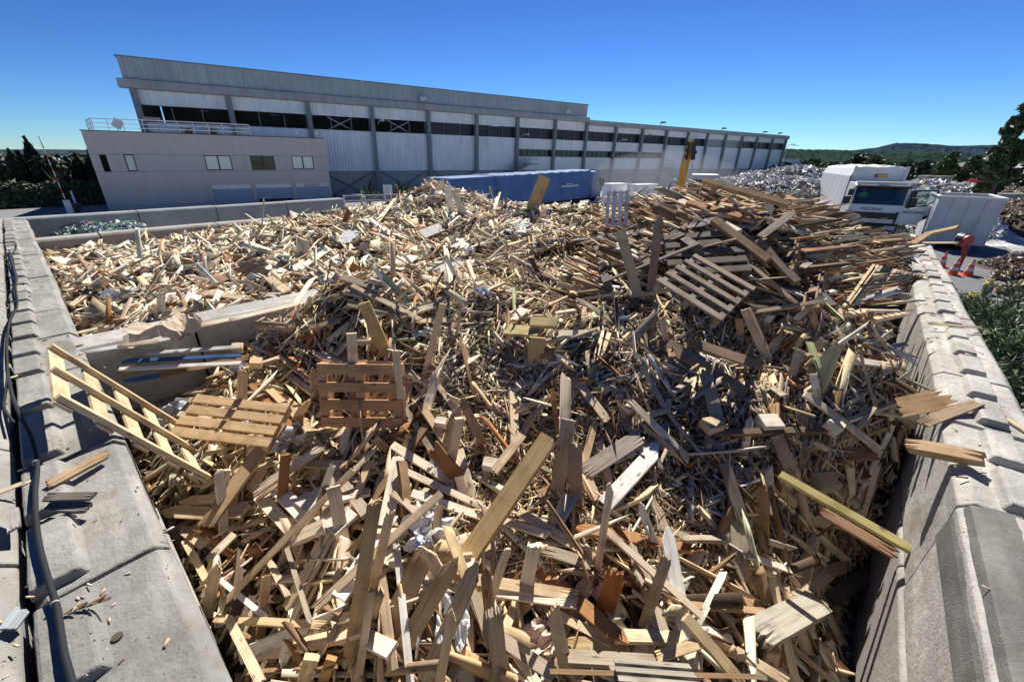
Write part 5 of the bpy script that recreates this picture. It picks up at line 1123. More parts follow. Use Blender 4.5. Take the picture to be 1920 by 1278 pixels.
TB(1290, 380, 1392, 408, 12, 'rust', 'rust brown beam below the right crest', e='cc', T=.7, h=(.18, .15))
TB(1420, 452, 1494, 530, 13, (.25, .19, .14), 'dark brown beam right of the thick one', e='cc', T=.8, h=(.25, .2))
TB(1426, 444, 1487, 398, 14, (.4, .33, .25), 'greyish board crossing above the dark brown beam', e='cc', T=.25, h=(.3, .35))
TB(1455, 430, 1480, 470, 6, 'grey', 'thin grey stick by the black pallet', U)
TB(1554, 395, 1642, 376, 8, (.42, .3, .17), 'tan board sticking out towards the lorry windscreen', U, e='cc', T=.6, dd=.0, sink=.3)
TB(1615, 437, 1676, 401, 8, 'tan', 'short batten sticking out right before the lorry bumper', U, e='bc', T=.5, sink=.3)
TB(1551, 404, 1664, 420, 8, (.3, .23, .17), 'upper dark lath before the lorry grille', U, e='cb', T=.6, sink=.2)
TB(1560, 420, 1674, 444, 9, (.33, .23, .15), 'lower dark lath pointing at the lorry headlight', U, e='cp', T=.7, sink=.2)
TB(1440, 415, 1560, 470, 8, 'honey', 'honey lath in the pile of edge on pallets', e='cc', T=.7, h=(.2, .2))
TB(1554, 456, 1672, 495, 10, (.33, .19, .11), 'reddish brown beam running to the right wall top', e='cc', T=.7, h=(.15, .15))
TB(1463, 462, 1556, 456, 8, 'grey', 'grey batten lying level below the black pallet', e='cc', T=.4, h=(.2, .2))
TB(1504, 502, 1552, 466, 11, (.36, .33, .28), 'grey board leaning right of the dark brown beam', e='cc', T=.2, h=(.2, .2))
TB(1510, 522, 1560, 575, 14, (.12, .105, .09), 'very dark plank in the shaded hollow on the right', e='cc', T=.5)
TB(1395, 486, 1500, 575, 7, (.44, .32, .2), 'long thin tan lath right of the grey pallet', e='bb', T=.7, h=(.25, .2))
TB(1432, 612, 1448, 588, 12, 'white', 'small white offcut in the upper right of the heap', U, e='cb')
TB(1592, 590, 1676, 577, 10, 'honey', 'honey batten close to the right wall', e='cb', T=.8, h=(.12, .12))
TB(1636, 600, 1699, 588, 9, 'honey', 'second honey batten reaching the right wall', e='cb', T=.8, h=(.14, .14))
TB(1412, 585, 1553, 563, 8, (.4, .31, .22), 'long greyish lath propped level in the upper right', e='cp', h=(.25, .3))
TB(1537, 632, 1518, 574, 11, (.4, .24, .14), 'brown upright under the level greyish lath', U, e='bc')
TB(1490, 600, 1542, 555, 10, 'pale', 'pale batten crossing the level greyish lath', e='bc', h=(.25, .3))
TB(1530, 740, 1568, 638, 24, (.58, .5, .27), 'big pale yellow board standing upright at the right', U, e='bp', T=.2, dd=.15, roll=-.2)
TB(1536, 760, 1524, 700, 12, 'cream', 'narrow cream splinter left of the pale yellow upright', U, e='pc')
TB(1576, 673, 1672, 686, 13, 'cream', 'pale level batten right of the yellow upright', e='cb', T=.5, h=(.12, .12))
TB(1507, 682, 1546, 635, 15, 'grey', 'grey board leaning left of the yellow upright', U, e='bb', T=.3)
TB(1478, 720, 1502, 655, 14, 'grey', 'second grey board farther left of the yellow upright', U, e='bb', T=.3)
TB(1252, 655, 1240, 594, 11, 'tan', 'tan stake standing in the upper centre right', U, e='bb')
TB(1390, 640, 1385, 595, 12, (.5, .32, .18), 'orange brown stake in the upper right', U, e='bb')
TB(1111, 448, 1338, 415, 22, (.2, .19, .19), 'large flat grey panel lying below the white pallet', e='bs', T=.08, h=(.25, .25))
TB(1600, 660, 1700, 645, 10, 'grey', 'grey lath lying up to the right wall', e='cb')
TB(1560, 640, 1660, 670, 11, 'brown', 'brown board lying towards the right wall', e='cb')
for i in range(14):
    x = 1600+i*7; TB(x-18, 575-i*2, x+38, 497+i*1.5, 4.5, random.choice(('brown', 'tan', 'honey', 'grey')), 'one of the thin slats fanned edge on against the far right wall', e='cc', T=1., h=(.1, .25))
for i in range(9):
    x = 1440+i*10; TB(x, 408+i*5, x+78, 440+i*5, 4.2, random.choice(('cream', 'tan', 'honey')), 'one of the sunlit parallel slats of the pallet stack before the lorry', e='cc', T=1., h=(.22, .22))
# --- lower right
TB(1680, 765, 1790, 742, 42, (.42, .27, .14), 'torn sheet of brown plywood reaching over the right wall', e='bs', T=.05, zz=(2.3, 2.475), name='plywood_sheet', cat='plywood')
TB(1722, 796, 1836, 753, 19, (.36, .26, .17), 'weathered board resting on the right wall beside the plywood', e='bb', T=.35, zz=(2.36, 2.485))
TB(1560, 760, 1730, 803, 16, (.5, .42, .32), 'long pale splintery board leading to the weathered one', e='sb', h=(.12, .1))
TB(1693, 833, 1852, 862, 26, (.44, .3, .17), 'thick rough timber jutting over the right wall', e='bb', T=.7, zz=(2.33, 2.5), name='beam', cat='beam')
TB(1462, 889, 1740, 1048, 15, (.56, .47, .2), 'long yellow green lath pointing at the right wall', e='cp', T=.7, h=(.15, .5), zz=(1.9, 1.72))
TB(1536, 955, 1684, 1043, 19, (.40, .24, .15), 'frayed reddish board under the yellow green lath', e='ss', T=.4, zz=(1.7, 1.6))
TB(1705, 948, 1690, 846, 26, (.19, .17, .14), 'thick weathered post standing beside the right wall', U, e='bb', T=.7)
TB(1700, 1000, 1680, 924, 18, (.27, .26, .16), 'mossy greenish board below the weathered post', U, e='cb', T=.3)
TB(1600, 1262, 1540, 1138, 28, 'honey', 'honey board standing at the bottom right', U, e='bc', T=.3, dd=.15)
TB(1700, 1300, 1615, 1180, 62, (.52, .37, .19), 'very wide honey plank at the bottom right corner of the heap', U, e='cb', T=.1, dd=-.1)
TB(1556, 1123, 1675, 1047, 22, (.09, .07, .055), 'blackish plank leaning towards the right wall', e='cc', T=.2, h=(.1, .4))
TB(1415, 1192, 1530, 1132, 46, (.42, .38, .31), 'massive bleached beam with a rotten end at the lower right', e='bc', T=.6, h=(.12, .12), name='beam', cat='beam')
TB(1585, 850, 1645, 850, 26, (.28, .17, .11), 'short brown plank end right of centre', e='cb', T=.3, h=(.1, .1))
TB(1455, 815, 1484, 885, 22, 'grey', 'grey board hanging by the dark beam', e='cb', h=(.15, .1))
TB(1640, 1110, 1700, 1060, 12, 'brown', 'brown lath in the deep gap by the right wall', e='bb')
TB(1380, 1220, 1480, 1280, 18, 'tan', 'tan board below the massive bleached beam', e='cb', h=(.1, .2))
TB(1500, 1290, 1440, 1240, 16, 'pale', 'pale torn lath at the bottom edge right of centre', U, e='bs')
TB(1230, 985, 1300, 1010, 12, 'grey', 'grey batten in the dark fine splinters', e='bb')
TB(1490, 960, 1540, 1040, 13, 'brown', 'brown batten left of the frayed reddish board', e='bb')
TB(1400, 1040, 1500, 1075, 12, 'cream', 'cream torn lath left of the blackish plank', e='ss', h=(.14, .14))
TB(1250, 1130, 1440, 1146, 12, (.45, .3, .18), 'long splintered board lying level right of the grey brown post', e='ss', h=(.14, .12))
# --- on the walls
TB(85, 912, 207, 848, 17, (.42, .3, .18), 'brown board lying across the left wall', e='bb', T=.5, zz=(2.47, 2.45))
TB(-10, 926, 46, 904, 8, 'tan', 'thin tan stick at the left picture edge on the wall', e='cb', zz=(2.48, 2.48))
TB(84, 932, 178, 930, 15, (.22, .19, .16), 'upper grey piece of broken board on the left wall', e='bb', T=.5, zz=(2.5, 2.5))
TB(92, 948, 168, 952, 20, (.25, .22, .19), 'lower grey piece of broken board on the left wall', e='cb', T=.5, zz=(2.46, 2.46))
TB(27, 995, 24, 952, 16, (.3, .28, .26), 'small grey splinter block by the gap on the left wall', e='bb', T=.5, zz=(2.5, 2.5))
TB(14, 1180, 48, 1136, 26, (.38, .42, .44), 'small broken pale blue tile on the left wall', e='cb', T=.2, zz=(2.465, 2.47), name='tile_fragment', cat='tile')
for i in range(9): x = 112+i*9; TB(x, 1152-i*3, x+26, 1128-i*2+random.uniform(-6, 12), 5, random.choice(('grey', 'pale', 'brown')), 'splinter in the notch of the left wall beside the hose', e='sp', zz=(2.46, 2.48))
TB(1590, 440, 1730, 448, 7, 'brown', 'dark lath crossing the far end of the right wall', e='cc', zz=(2.45, 2.5))
TB(1727, 441, 1797, 426, 9, (.42, .3, .18), 'tan lath rising over the far end of the right wall', e='bc', T=.5, zz=(2.5, 2.8))
TB(1690, 470, 1745, 436, 9, (.4, .27, .14), 'short brown board on the far end of the right wall', e='cb', T=.5, zz=(2.45, 2.6))
TB(1730, 455, 1799, 455, 4, 'tan', 'thin lath pointing right from the far end of the right wall', e='cp', zz=(2.5, 2.6))
TB(1740, 606, 1842, 614, 5, 'tan', 'thin broken lath lying across the right wall', e='sb', zz=(2.47, 2.47))
TB(1880, 780, 1925, 808, 6, 'tan', 'pale stick at the right edge of the right wall', e='cb', zz=(2.43, 2.43))
# ------------------------------------------------------------------ pallets
def pallet(label, A, B, C, L=1.2, Wd=.8, h=.1, nsl=5, col='tan', sw=.1, far=None, zA=None, flip=False, name='pallet', nst=3, bottom=True, slen=None, rw=.05, rh=.09):
    """pose from three picture points: A-B along the stringers (L), A-C along the boards (Wd)"""
    direct = len(A) >= 4
    if direct:
        a, b_, c_ = [atz(p[0], p[1], p[3]) if p[2] == 'z' else on_heap(p[0], p[1], p[3]) if p[2] == 'h' else atd(p[0], p[1], p[3]+(math.hypot(*on_heap(*p[4])[:2]) if len(p) == 5 else 0)) for p in (A, B, C)]; A, B, C = A[:2], B[:2], C[:2]
    else: a = on_heap(*A, h) if zA is None else atz(*A, zA)
    d1 = ray(*B); d2 = ray(*C); best = None
    ts = np.linspace(.5, 1.8, 260)*np.linalg.norm(a-C0)
    P1 = C0+d1*ts[:, None]-a; P2 = C0+d2*ts[:, None]-a; l1 = np.linalg.norm(P1, axis=1); l2 = np.linalg.norm(P2, axis=1)
    cost = ((l1-L)/L)[:, None]**2+((l2-Wd)/Wd)[None]**2+1.2*((P1@P2.T)/(l1[:, None]*l2[None]))**2
    nz = np.cross(P1[:, None], P2[None]); nz /= np.linalg.norm(nz, axis=2, keepdims=True)
    if far is not None: cost = cost+.15*(1-np.abs(nz@np.array(nrm(far))))
    i, j = np.unravel_index(cost.argmin(), cost.shape); X = nrm(P1[i]); Y = P2[j]-X*(P2[j]@X); Y = nrm(Y); L = l1[i]; Wd = l2[j]
    if direct: X = nrm(b_-a); Y = c_-a; L = float(np.linalg.norm(b_-a)); Y = Y-X*(Y@X); Wd = float(np.linalg.norm(Y)); Y = nrm(Y)
    Z = np.cross(X, Y)
    if Z@(C0-a) < 0: sgn = -1
    else: sgn = 1
    o = bpy.data.objects.new(name, None); COL.objects.link(o); o.matrix_world = Matrix([[X[0], Y[0], Z[0], a[0]], [X[1], Y[1], Z[1], a[1]], [X[2], Y[2], Z[2], a[2]], [0, 0, 0, 1]]); tag(o, label, 'pallet', 'pallets in the wood heaps')
    cc = np.array(PAL[col] if isinstance(col, str) else col); tk = .02; s_ = sgn*(-1 if flip else 1)
    def col_(): return tuple(cc*random.uniform(.85, 1.12))
    mb = MB(); span = slen or L
    for k in range(nsl):
        x = sw/2+(span-sw)*k/(nsl-1); mb.box((x, Wd/2+random.uniform(-.008, .008), -s_*tk/2), (sw*random.uniform(.92, 1.05), Wd*random.uniform(.985, 1.), tk), [nrm([1, random.uniform(-.015, .015), 0]), [0, 1, 0], [0, 0, 1]], None, col_())
        mb.gc[-8:] = [(g[1], g[0], g[2]) for g in mb.gc[-8:]]
    mb.build('deck', 'wood', o, bevel=.002)
    for k in range(nst):
        y = .04+(Wd-.08)*k/(nst-1); q = MB(); q.box((L/2, y, -s_*(tk+rh/2+.001)), (L, rw, rh), None, None, col_()) if not bottom else None
        if bottom:
            q.box((L/2, y, -s_*(tk+.012)), (L, .09, .02), None, None, col_())
            for bx_ in (.07, L/2, L-.07): q.box((bx_, y, -s_*(tk+.062)), (.12, .09, .078), None, None, col_())
            q.box((L/2, y, -s_*(tk+.113)), (L, .09, .02), None, None, col_())
        q.build('stringer', 'wood', o, bevel=.002)
    return o
pallet('long slatted crate side leaning out of the heap over the left wall', (84, 652, 'z', 2.8), (330, 800, 'z', 1.75), (112, 765, 'z', 2.72), nsl=5, sw=.12, col=(.64, .5, .31), flip=True, bottom=False, rw=.045, rh=.04)
pallet('sunlit slatted pallet tilted towards the camera left of centre', (370, 738, 'z', 2.05), (312, 815, 'z', 1.88), (527, 790, 'z', 1.92), nsl=4, sw=.095, col=(.52, .36, .2), bottom=False, nst=3)
TB(528, 792, 382, 990, 24, (.48, .33, .19), 'long stringer board continuing down from the sunlit slatted pallet', e='cb', T=.4, h=(.3, .25))
pallet('upright lattice pallet facing the camera in the left centre', (592, 682, 'd', 3.62), (602, 800, 'd', 3.5), (752, 722, 'd', 3.3), nsl=4, sw=.1, col=(.50, .30, .16), bottom=True, far=(-.2, -1, .4))
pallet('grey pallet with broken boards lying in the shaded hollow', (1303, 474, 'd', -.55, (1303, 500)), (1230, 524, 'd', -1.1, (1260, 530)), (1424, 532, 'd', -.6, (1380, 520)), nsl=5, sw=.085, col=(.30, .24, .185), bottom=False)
pallet('small white painted pallet standing on the crest before the hall', (1138, 358, 'd', .2, (1160, 425)), (1180, 356, 'd', .2, (1160, 425)), (1130, 424, 'd', -.25, (1160, 425)), nsl=4, sw=.085, col=(.86, .85, .8), bottom=False, nst=2, rh=.05)
pallet('small broken slat frame leaning on the divider', (478, 602), (505, 655), (534, 600), .6, .55, h=.25, nsl=7, sw=.05, col=(.46, .36, .26), bottom=False)
pallet('edge on pallet lying level below the upright lattice one', (572, 808), (590, 780), (728, 800), .5, .95, h=.2, nsl=4, col=(.5, .38, .22), far=(0, .2, 1))
pallet('black pallet on the crest before the lorry', (1455, 374, 'd', 0.1, (1470, 410)), (1445, 425, 'd', -.3, (1460, 425)), (1592, 396, 'd', .1, (1570, 425)), nsl=4, sw=.09, col=(.035, .03, .026), bottom=False)  # boards coloured near black
pallet('tiny grey slatted crate near the left wall in the rear heap', (309, 458), (318, 474), (334, 460), .4, .5, h=.12, nsl=5, sw=.05, col=(.55, .5, .42), bottom=False)
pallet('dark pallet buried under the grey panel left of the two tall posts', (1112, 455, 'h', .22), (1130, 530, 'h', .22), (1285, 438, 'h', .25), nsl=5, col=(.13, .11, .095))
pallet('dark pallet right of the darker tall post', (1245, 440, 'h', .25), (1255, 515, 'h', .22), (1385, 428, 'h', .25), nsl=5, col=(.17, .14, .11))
pallet('brown pallet in the pile before the lorry', (1500, 440, 'h', .22), (1488, 505, 'h', .22), (1625, 470, 'h', .22), nsl=5, col=(.34, .23, .14))
pallet('lower brown pallet beside the far right wall', (1545, 505, 'h', .2), (1535, 575, 'h', .2), (1640, 530, 'h', .2), nsl=6, col=(.3, .2, .13))
pallet('grey crate side at the bottom edge right of centre', (1150, 1232), (1160, 1275), (1290, 1240), .3, .55, h=.35, nsl=3, sw=.07, col=(.3, .27, .22), bottom=False)
# ------------------------------------------------------------------ more individual boards, labelled from what they look like and where they lie
def zone(px, py):
    rows = [(505, 'behind the divider'), (600, 'along the ridge of the near heap'), (700, 'on the upper slope'), (800, 'on the middle slope'), (900, 'halfway down the near heap'), (1000, 'on the lower slope'), (1110, 'low on the near heap'), (1400, 'by the bottom edge')]
    r_ = next(t for y, t in rows if py < y)
    cols_ = [(380, 'near the left wall'), (560, 'left of the lattice pallet'), (720, 'below the lattice pallet'), (860, 'left of the honey beam'), (1000, 'around the honey beam'), (1140, 'by the grey uprights'), (1290, 'right of the grey uprights'), (1430, 'under the dark beam'), (1570, 'left of the weathered post'), (2000, 'close to the right wall')]
    return r_+' '+next(t for x, t in cols_ if px < x)
seen = {}; cnt = 0; tries = 0; ADJ = {'pale': 'pale', 'tan': 'tan', 'honey': 'honey', 'brown': 'brown', 'rust': 'rust red', 'grey': 'grey', 'cream': 'cream', 'white': 'bleached', 'dark': 'dark'}
rr = random.Random(11)
while cnt < 128 and tries < 3000:
    tries += 1; px = rr.uniform(260, 1720); py = 590+680*rr.random()**.8
    p = on_heap(px, py, 0)
    if not inside(p[0], p[1], .12) or side(p[0], p[1]) < .1: continue
    D = math.hypot(*p[:2]); L = rr.uniform(.35, 1.0); ang = rr.uniform(0, math.pi); stand = rr.random() < .1
    e_ = np.array([math.cos(ang), math.sin(ang), 0])
    wpx = rr.uniform(12, 30) if py > 900 else rr.uniform(8, 17); W = wpx*depth(p)/F; L = max(L, W*2.5)
    cset = ['pale', 'tan', 'honey', 'brown', 'grey', 'cream', 'white', 'rust', 'dark']
    wts = [3, 4, 4, 1.5, 1, 2, .8, 1, .3] if px < 1000 else [2, 2.5, 1.5, 2, 4, 1, .8, .7, 1]
    c_ = rr.choices(cset, wts)[0]; es = rr.choice(('cc', 'cb', 'bb', 'cp', 'bs', 'pb', 'cp', 'pc', 'pp'))
    sz = 'broad' if W > .11 else 'narrow' if W < .06 else ''; ln = 'long' if L > .8 else 'short' if L < .5 else ''
    en = {'s': 'splintered', 'p': 'pointed', 'b': 'snapped', 'c': 'square cut'}[es[1]]
    lab = ' '.join(x for x in (ln, sz, ADJ[c_], en, 'board', 'standing' if stand else 'lying', zone(px, py)) if x)
    if len(lab.split()) > 16: lab = lab.replace('square cut ', '').replace('splintered ', '')
    if lab in seen: continue
    seen[lab] = 1
    if stand: X = nrm(e_*rr.uniform(.1, .7)+np.array([0, 0, 1])); n_ = toward(p)+e_*.4; q = p+X*L*.3
    else:
        q0 = p-e_*L/2; q1 = p+e_*L/2; X = q1-q0; X[2] = float(hq(q1[0], q1[1])-hq(q0[0], q0[1])); X = nrm(X+np.array([0, 0, rr.uniform(-.25, .25)])); n_ = np.array([rr.gauss(0, .35), rr.gauss(0, .35)-.1, 1.]); q = p+np.array([0, 0, rr.uniform(.02, .1)])
        lo_ = min(lside(q0[0], q0[1]), lside(q1[0], q1[1]), -rside(q0[0], q0[1]), -rside(q1[0], q1[1]), side(q0[0], q0[1]), side(q1[0], q1[1]))
        if lo_ < .05: continue
    f = rr.uniform(.9, 1.12)
    place(plank_geo(L, W, min(.03, W*rr.uniform(.2, .6)), es[0], es[1], rr.uniform(-.02, .02), 1000+cnt, tuple(v*f for v in PAL[c_])), 'board', lab, 'board', q, X, n_); cnt += 1
# crumbs of wood on the wall tops
n = 620; s_ = np.where(rng.random(n) < .5, rng.uniform(1.5, 17, n), rng.uniform(1.5, 14, n)); lw_ = rng.random(n) < .5
P = np.array([dirv(-48)*a_+dirv(42)*b_ if k_ else dirv(RA)*a_+rf*(.86+c_) for a_, b_, c_, k_ in zip(s_, rng.choice([-.515, -.3, -.03, -.2], n)+rng.normal(0, .035, n), rng.choice([.02, .13, .36, .3], n)+rng.normal(0, .035, n), lw_)]); P[:, 2] = 2.404
rid = np.where(lw_, (P@dirv(42) < -.27), ((P@rf-.86 > .15) & (P@rf-.86 < .335))); P[rid, 2] = 2.455
Xa, Ya, Za = frames(rng.uniform(0, 6.28, n), rng.normal(0, .1, n), rng.normal(0, .2, n)); L_ = rng.lognormal(math.log(.017), .6, n).clip(.006, .09)
mass('wood_crumbs', P, Xa, Ya, Za, np.c_[L_, L_*rng.uniform(.1, .35, n), np.minimum(.008, L_*.2)], BOXV, BOXF, PV[rng.choice([0, 1, 3, 5, 9, 6], n)], 'wood', .08, 'crumbs and splinters of wood lying on the concrete wall tops', cat='debris')
# ------------------------------------------------------------------ plastic film scraps among the wood
def film(px, py, s, label, c=(.62, .63, .66), h=.1):
    p = on_heap(px, py, h); r = random.Random(int(px)); vs = []; n_ = 12
    for i in range(n_):
        for j in range(n_): vs.append(((i/(n_-1)-.5)*s*(1+.3*math.sin(j)), (j/(n_-1)-.5)*s*.7, r.gauss(0, .035*s)+.22*s*math.sin(i*.7+r.random())*math.sin(j*.6)))
    mb = MB(); mb.add(vs, [(i*n_+j, i*n_+n_+j, i*n_+n_+j+1, i*n_+j+1) for i in range(n_-1) for j in range(n_-1)], None, c); o = place(mb, 'plastic_film', label, 'plastic film', p, dirv(r.uniform(0, 180))+np.array([0, 0, r.uniform(-.3, .3)]), toward(p)*.6+np.array([0, 0, .6]), 'plastic', 'scraps of plastic film in the wood'); return o
for a in ((325, 770, .3, 'crumpled clear film left of the sunlit slatted pallet'), (535, 820, .35, 'wrinkled silvery film right of the sunlit slatted pallet'), (795, 985, .34, 'crumpled shiny film above the broad split topped board'), (440, 690, .2, 'scrap of clear film in the fanned bundle'), (820, 1010, .26, 'torn white film hanging right of the split topped board'), (850, 1150, .3, 'bright torn film between the bottom uprights'), (1000, 1195, .24, 'pinkish torn film at the bottom centre', (.6, .47, .4)), (905, 545, .2, 'white scrap of film on the ridge'), (1162, 595, .12, 'small blue plastic scrap on the ridge', (.12, .3, .6)), (160, 545, .18, 'black and white plastic scrap in the rear heap', (.06, .06, .07)), (215, 552, .28, 'torn white paper in the middle left of the rear heap'), (455, 790, .16, 'scrap of film beside the lattice pallet'), (1030, 395, .2, 'blue film scrap beyond the rear crest', (.03, .08, .4)), (820, 870, .14, 'film scrap left of the honey beam'), (480, 470, .2, 'white paper scrap in the rear heap'), (600, 470, .2, 'pale blue film scrap in the rear heap', (.4, .48, .6)), (880, 468, .22, 'white wrapper on the rear heap right of the hollow')): film(*a)
# ================================================================== REFUSE
def refuse(name, label, ctrl, poly_c, n, pal, size, mat='plastic', core='film', zoff=0.):
    """gaussian mounds (x, y, height, radius) covered with crumpled flakes"""
    C = np.array(ctrl, float)
    def hh(x, y):
        z = np.zeros_like(x)
        for cx, cy, h, r in C: z = np.maximum(z, h*np.exp(-(((x-cx)**2+(y-cy)**2)/(r*r))**1.2))
        return z+(vnoise(x, y, 1.6, 41)-.5)*.5*np.minimum(1, z)+(vnoise(x, y, .6, 42)-.5)*.25*np.minimum(1, z)-.05
    x0, x1 = C[:, 0].min()-C[:, 3].max()*1.4, C[:, 0].max()+C[:, 3].max()*1.4; y0, y1 = C[:, 1].min()-C[:, 3].max()*1.4, C[:, 1].max()+C[:, 3].max()*1.4
    gx_ = np.linspace(x0, x1, 90); gy_ = np.linspace(y0, y1, 90); A_, B_ = np.meshgrid(gx_, gy_, indexing='ij'); Z_ = hh(A_, B_)
    mb = MB(); mb.v = [tuple(p) for p in np.c_[A_.ravel(), B_.ravel(), Z_.ravel()]]; mb.f = [(i*90+j, i*90+90+j, i*90+91+j, i*90+j+1) for i in range(89) for j in range(89)]; mb.mi = [0]*len(mb.f); mb.col = [(1, 1, 1)]*len(mb.v); mb.gc = [(0, 0, 0)]*len(mb.v)
    tag(mb.build('refuse_core', core, smooth=True), 'compacted core of '+label, 'refuse', kind='stuff')
    X = []; Y = []; c = 0
    while c < n:
        k = rng.integers(0, len(C), 2*n); r = C[k, 3]*1.25*np.sqrt(rng.random(2*n)); t = rng.random(2*n)*6.283; x = C[k, 0]+r*np.cos(t); y = C[k, 1]+r*np.sin(t); m_ = hh(x, y) > .03; X.append(x[m_]); Y.append(y[m_]); c += m_.sum()
    x = np.concatenate(X)[:n]; y = np.concatenate(Y)[:n]; z = hh(x, y)+rng.uniform(-.03, .06, n)
    Xa, Ya, Za = frames(rng.uniform(0, 6.28, n), rng.normal(0, .5, n), rng.normal(0, .6, n)); s = rng.lognormal(math.log(size), .5, n).clip(size*.3, size*2.2)
    tv = [(-.5, -.5, 0), (0, -.55, .25), (.5, -.45, -.1), (-.55, 0, .2), (0, 0, -.15), (.5, .05, .25), (-.45, .5, -.1), (.05, .5, .2), (.5, .5, 0)]
    tf = [(0, 1, 4), (0, 4, 3), (1, 2, 4), (2, 5, 4), (3, 4, 6), (4, 7, 6), (4, 5, 7), (5, 8, 7)]
    pc = np.array([p for p, w_ in pal]); pw = np.array([w_ for p, w_ in pal], float); k = rng.choice(len(pc), n, p=pw/pw.sum()); col = np.clip(pc[k]*(1+rng.normal(0, .15, (n, 1))), .01, .85)
    mass(name, np.c_[x, y, z], Xa, Ya, Za, np.c_[s, s*rng.uniform(.3, .9, n), s*rng.uniform(.5, 1.2, n)], tv, tf, col, mat, .12, label, cat='refuse')
PW = [((.84, .84, .83), 12), ((.5, .5, .51), 3), ((.22, .21, .2), 2), ((.05, .05, .05), 1), ((.38, .3, .22), 1), ((.25, .4, .6), .3), ((.55, .15, .1), .12)]
def mound(px, py, D, ztop, r): p = atd(px, py, D); return (p[0], p[1], p[2] if ztop is None else ztop, r)
refuse('plastic_refuse', 'great heap of white and grey plastic film left of the lorry', [mound(1395, 334, 52, None, 4.5), mound(1440, 322, 56, None, 5), mound(1490, 314, 58, None, 5.5), mound(1540, 320, 58, None, 5), mound(1420, 350, 44, None, 4), mound(1500, 335, 46, None, 5), mound(1550, 340, 46, None, 4), mound(1350, 350, 50, None, 3.5), mound(1260, 362, 46, None, 3), mound(1180, 364, 44, None, 3)], None, 34000, PW, .3)
refuse('plastic_refuse', 'heap of white plastic film between the lorry and the skip', [mound(1750, 345, 50, None, 4.5), mound(1780, 352, 46, None, 4), mound(1720, 350, 52, None, 4), mound(1745, 375, 40, None, 3), mound(1800, 352, 50, None, 4)], None, 15000, PW, .28)
PR = [((.55, .52, .48), 3), ((.35, .25, .17), 3), ((.2, .15, .11), 2), ((.62, .61, .6), 2), ((.08, .07, .06), 1), ((.45, .33, .2), 2)]
refuse('mixed_rubble', 'mixed rubble and boards along the right edge beyond the skip', [mound(1965, 366, 46, None, 3.0), mound(1915, 352, 62, None, 3.5), mound(1975, 440, 29, .7, 1.2), mound(1955, 475, 26, .5, .7), mound(1960, 505, 23, .45, .6)], None, 12000, PR, .14, 'attr', 'soil')
BPAL = [((.1, .32, .18), 4), ((.62, .66, .68), 5), ((.3, .55, .45), 2), ((.5, .12, .1), 1.2), ((.75, .75, .73), 2), ((.08, .1, .12), 1), ((.2, .35, .6), .6)]
refuse('bottle_refuse', 'heap of crushed green white and red plastic bottles between two walls', [tuple(atz(x, y, z)[:2])+(z, r) for x, y, z, r in ((75, 433, 1.95, 1.1), (90, 428, 1.95, 1.2), (130, 422, 2.1, 1.3), (175, 415, 2.45, 1.2), (215, 414, 2.4, 1.2), (240, 420, 2.2, 1.1), (60, 436, 1.95, .8), (160, 424, 2.2, 1.2))], None, 16000, BPAL, .08)
# ================================================================== FOLIAGE
LV = [(-.5, 0, 0), (0, -.5, .08), (.5, 0, 0), (0, .5, .08)]; LF = [(0, 1, 2, 3)]
def leaves(name, P, size, aspect, col, parent=None, label=None, cat=None, dirs=None, kind=None):
    n = len(P)
    if dirs is None: Xa, Ya, Za = frames(rng.uniform(0, 6.28, n), rng.normal(0, .7, n), rng.normal(0, .9, n))
    else:
        X0 = dirs/np.linalg.norm(dirs, axis=1, keepdims=True); r = rng.normal(0, 1, (n, 3)); Ya = np.cross(X0, r); Ya /= np.linalg.norm(Ya, axis=1, keepdims=True); Za = np.cross(X0, Ya); Xa = X0
    s = size*rng.lognormal(0, .3, n); c = np.clip(np.array(col)[None]*(1+rng.normal(0, .3, (n, 1)))*(1+rng.normal(0, .08, (n, 3))), .004, .6)
    return mass(name, P, Xa, Ya, Za, np.c_[s, s*aspect, s], LV, LF, c, 'leaf', .05, label, kind=kind, cat=cat, parent=parent)
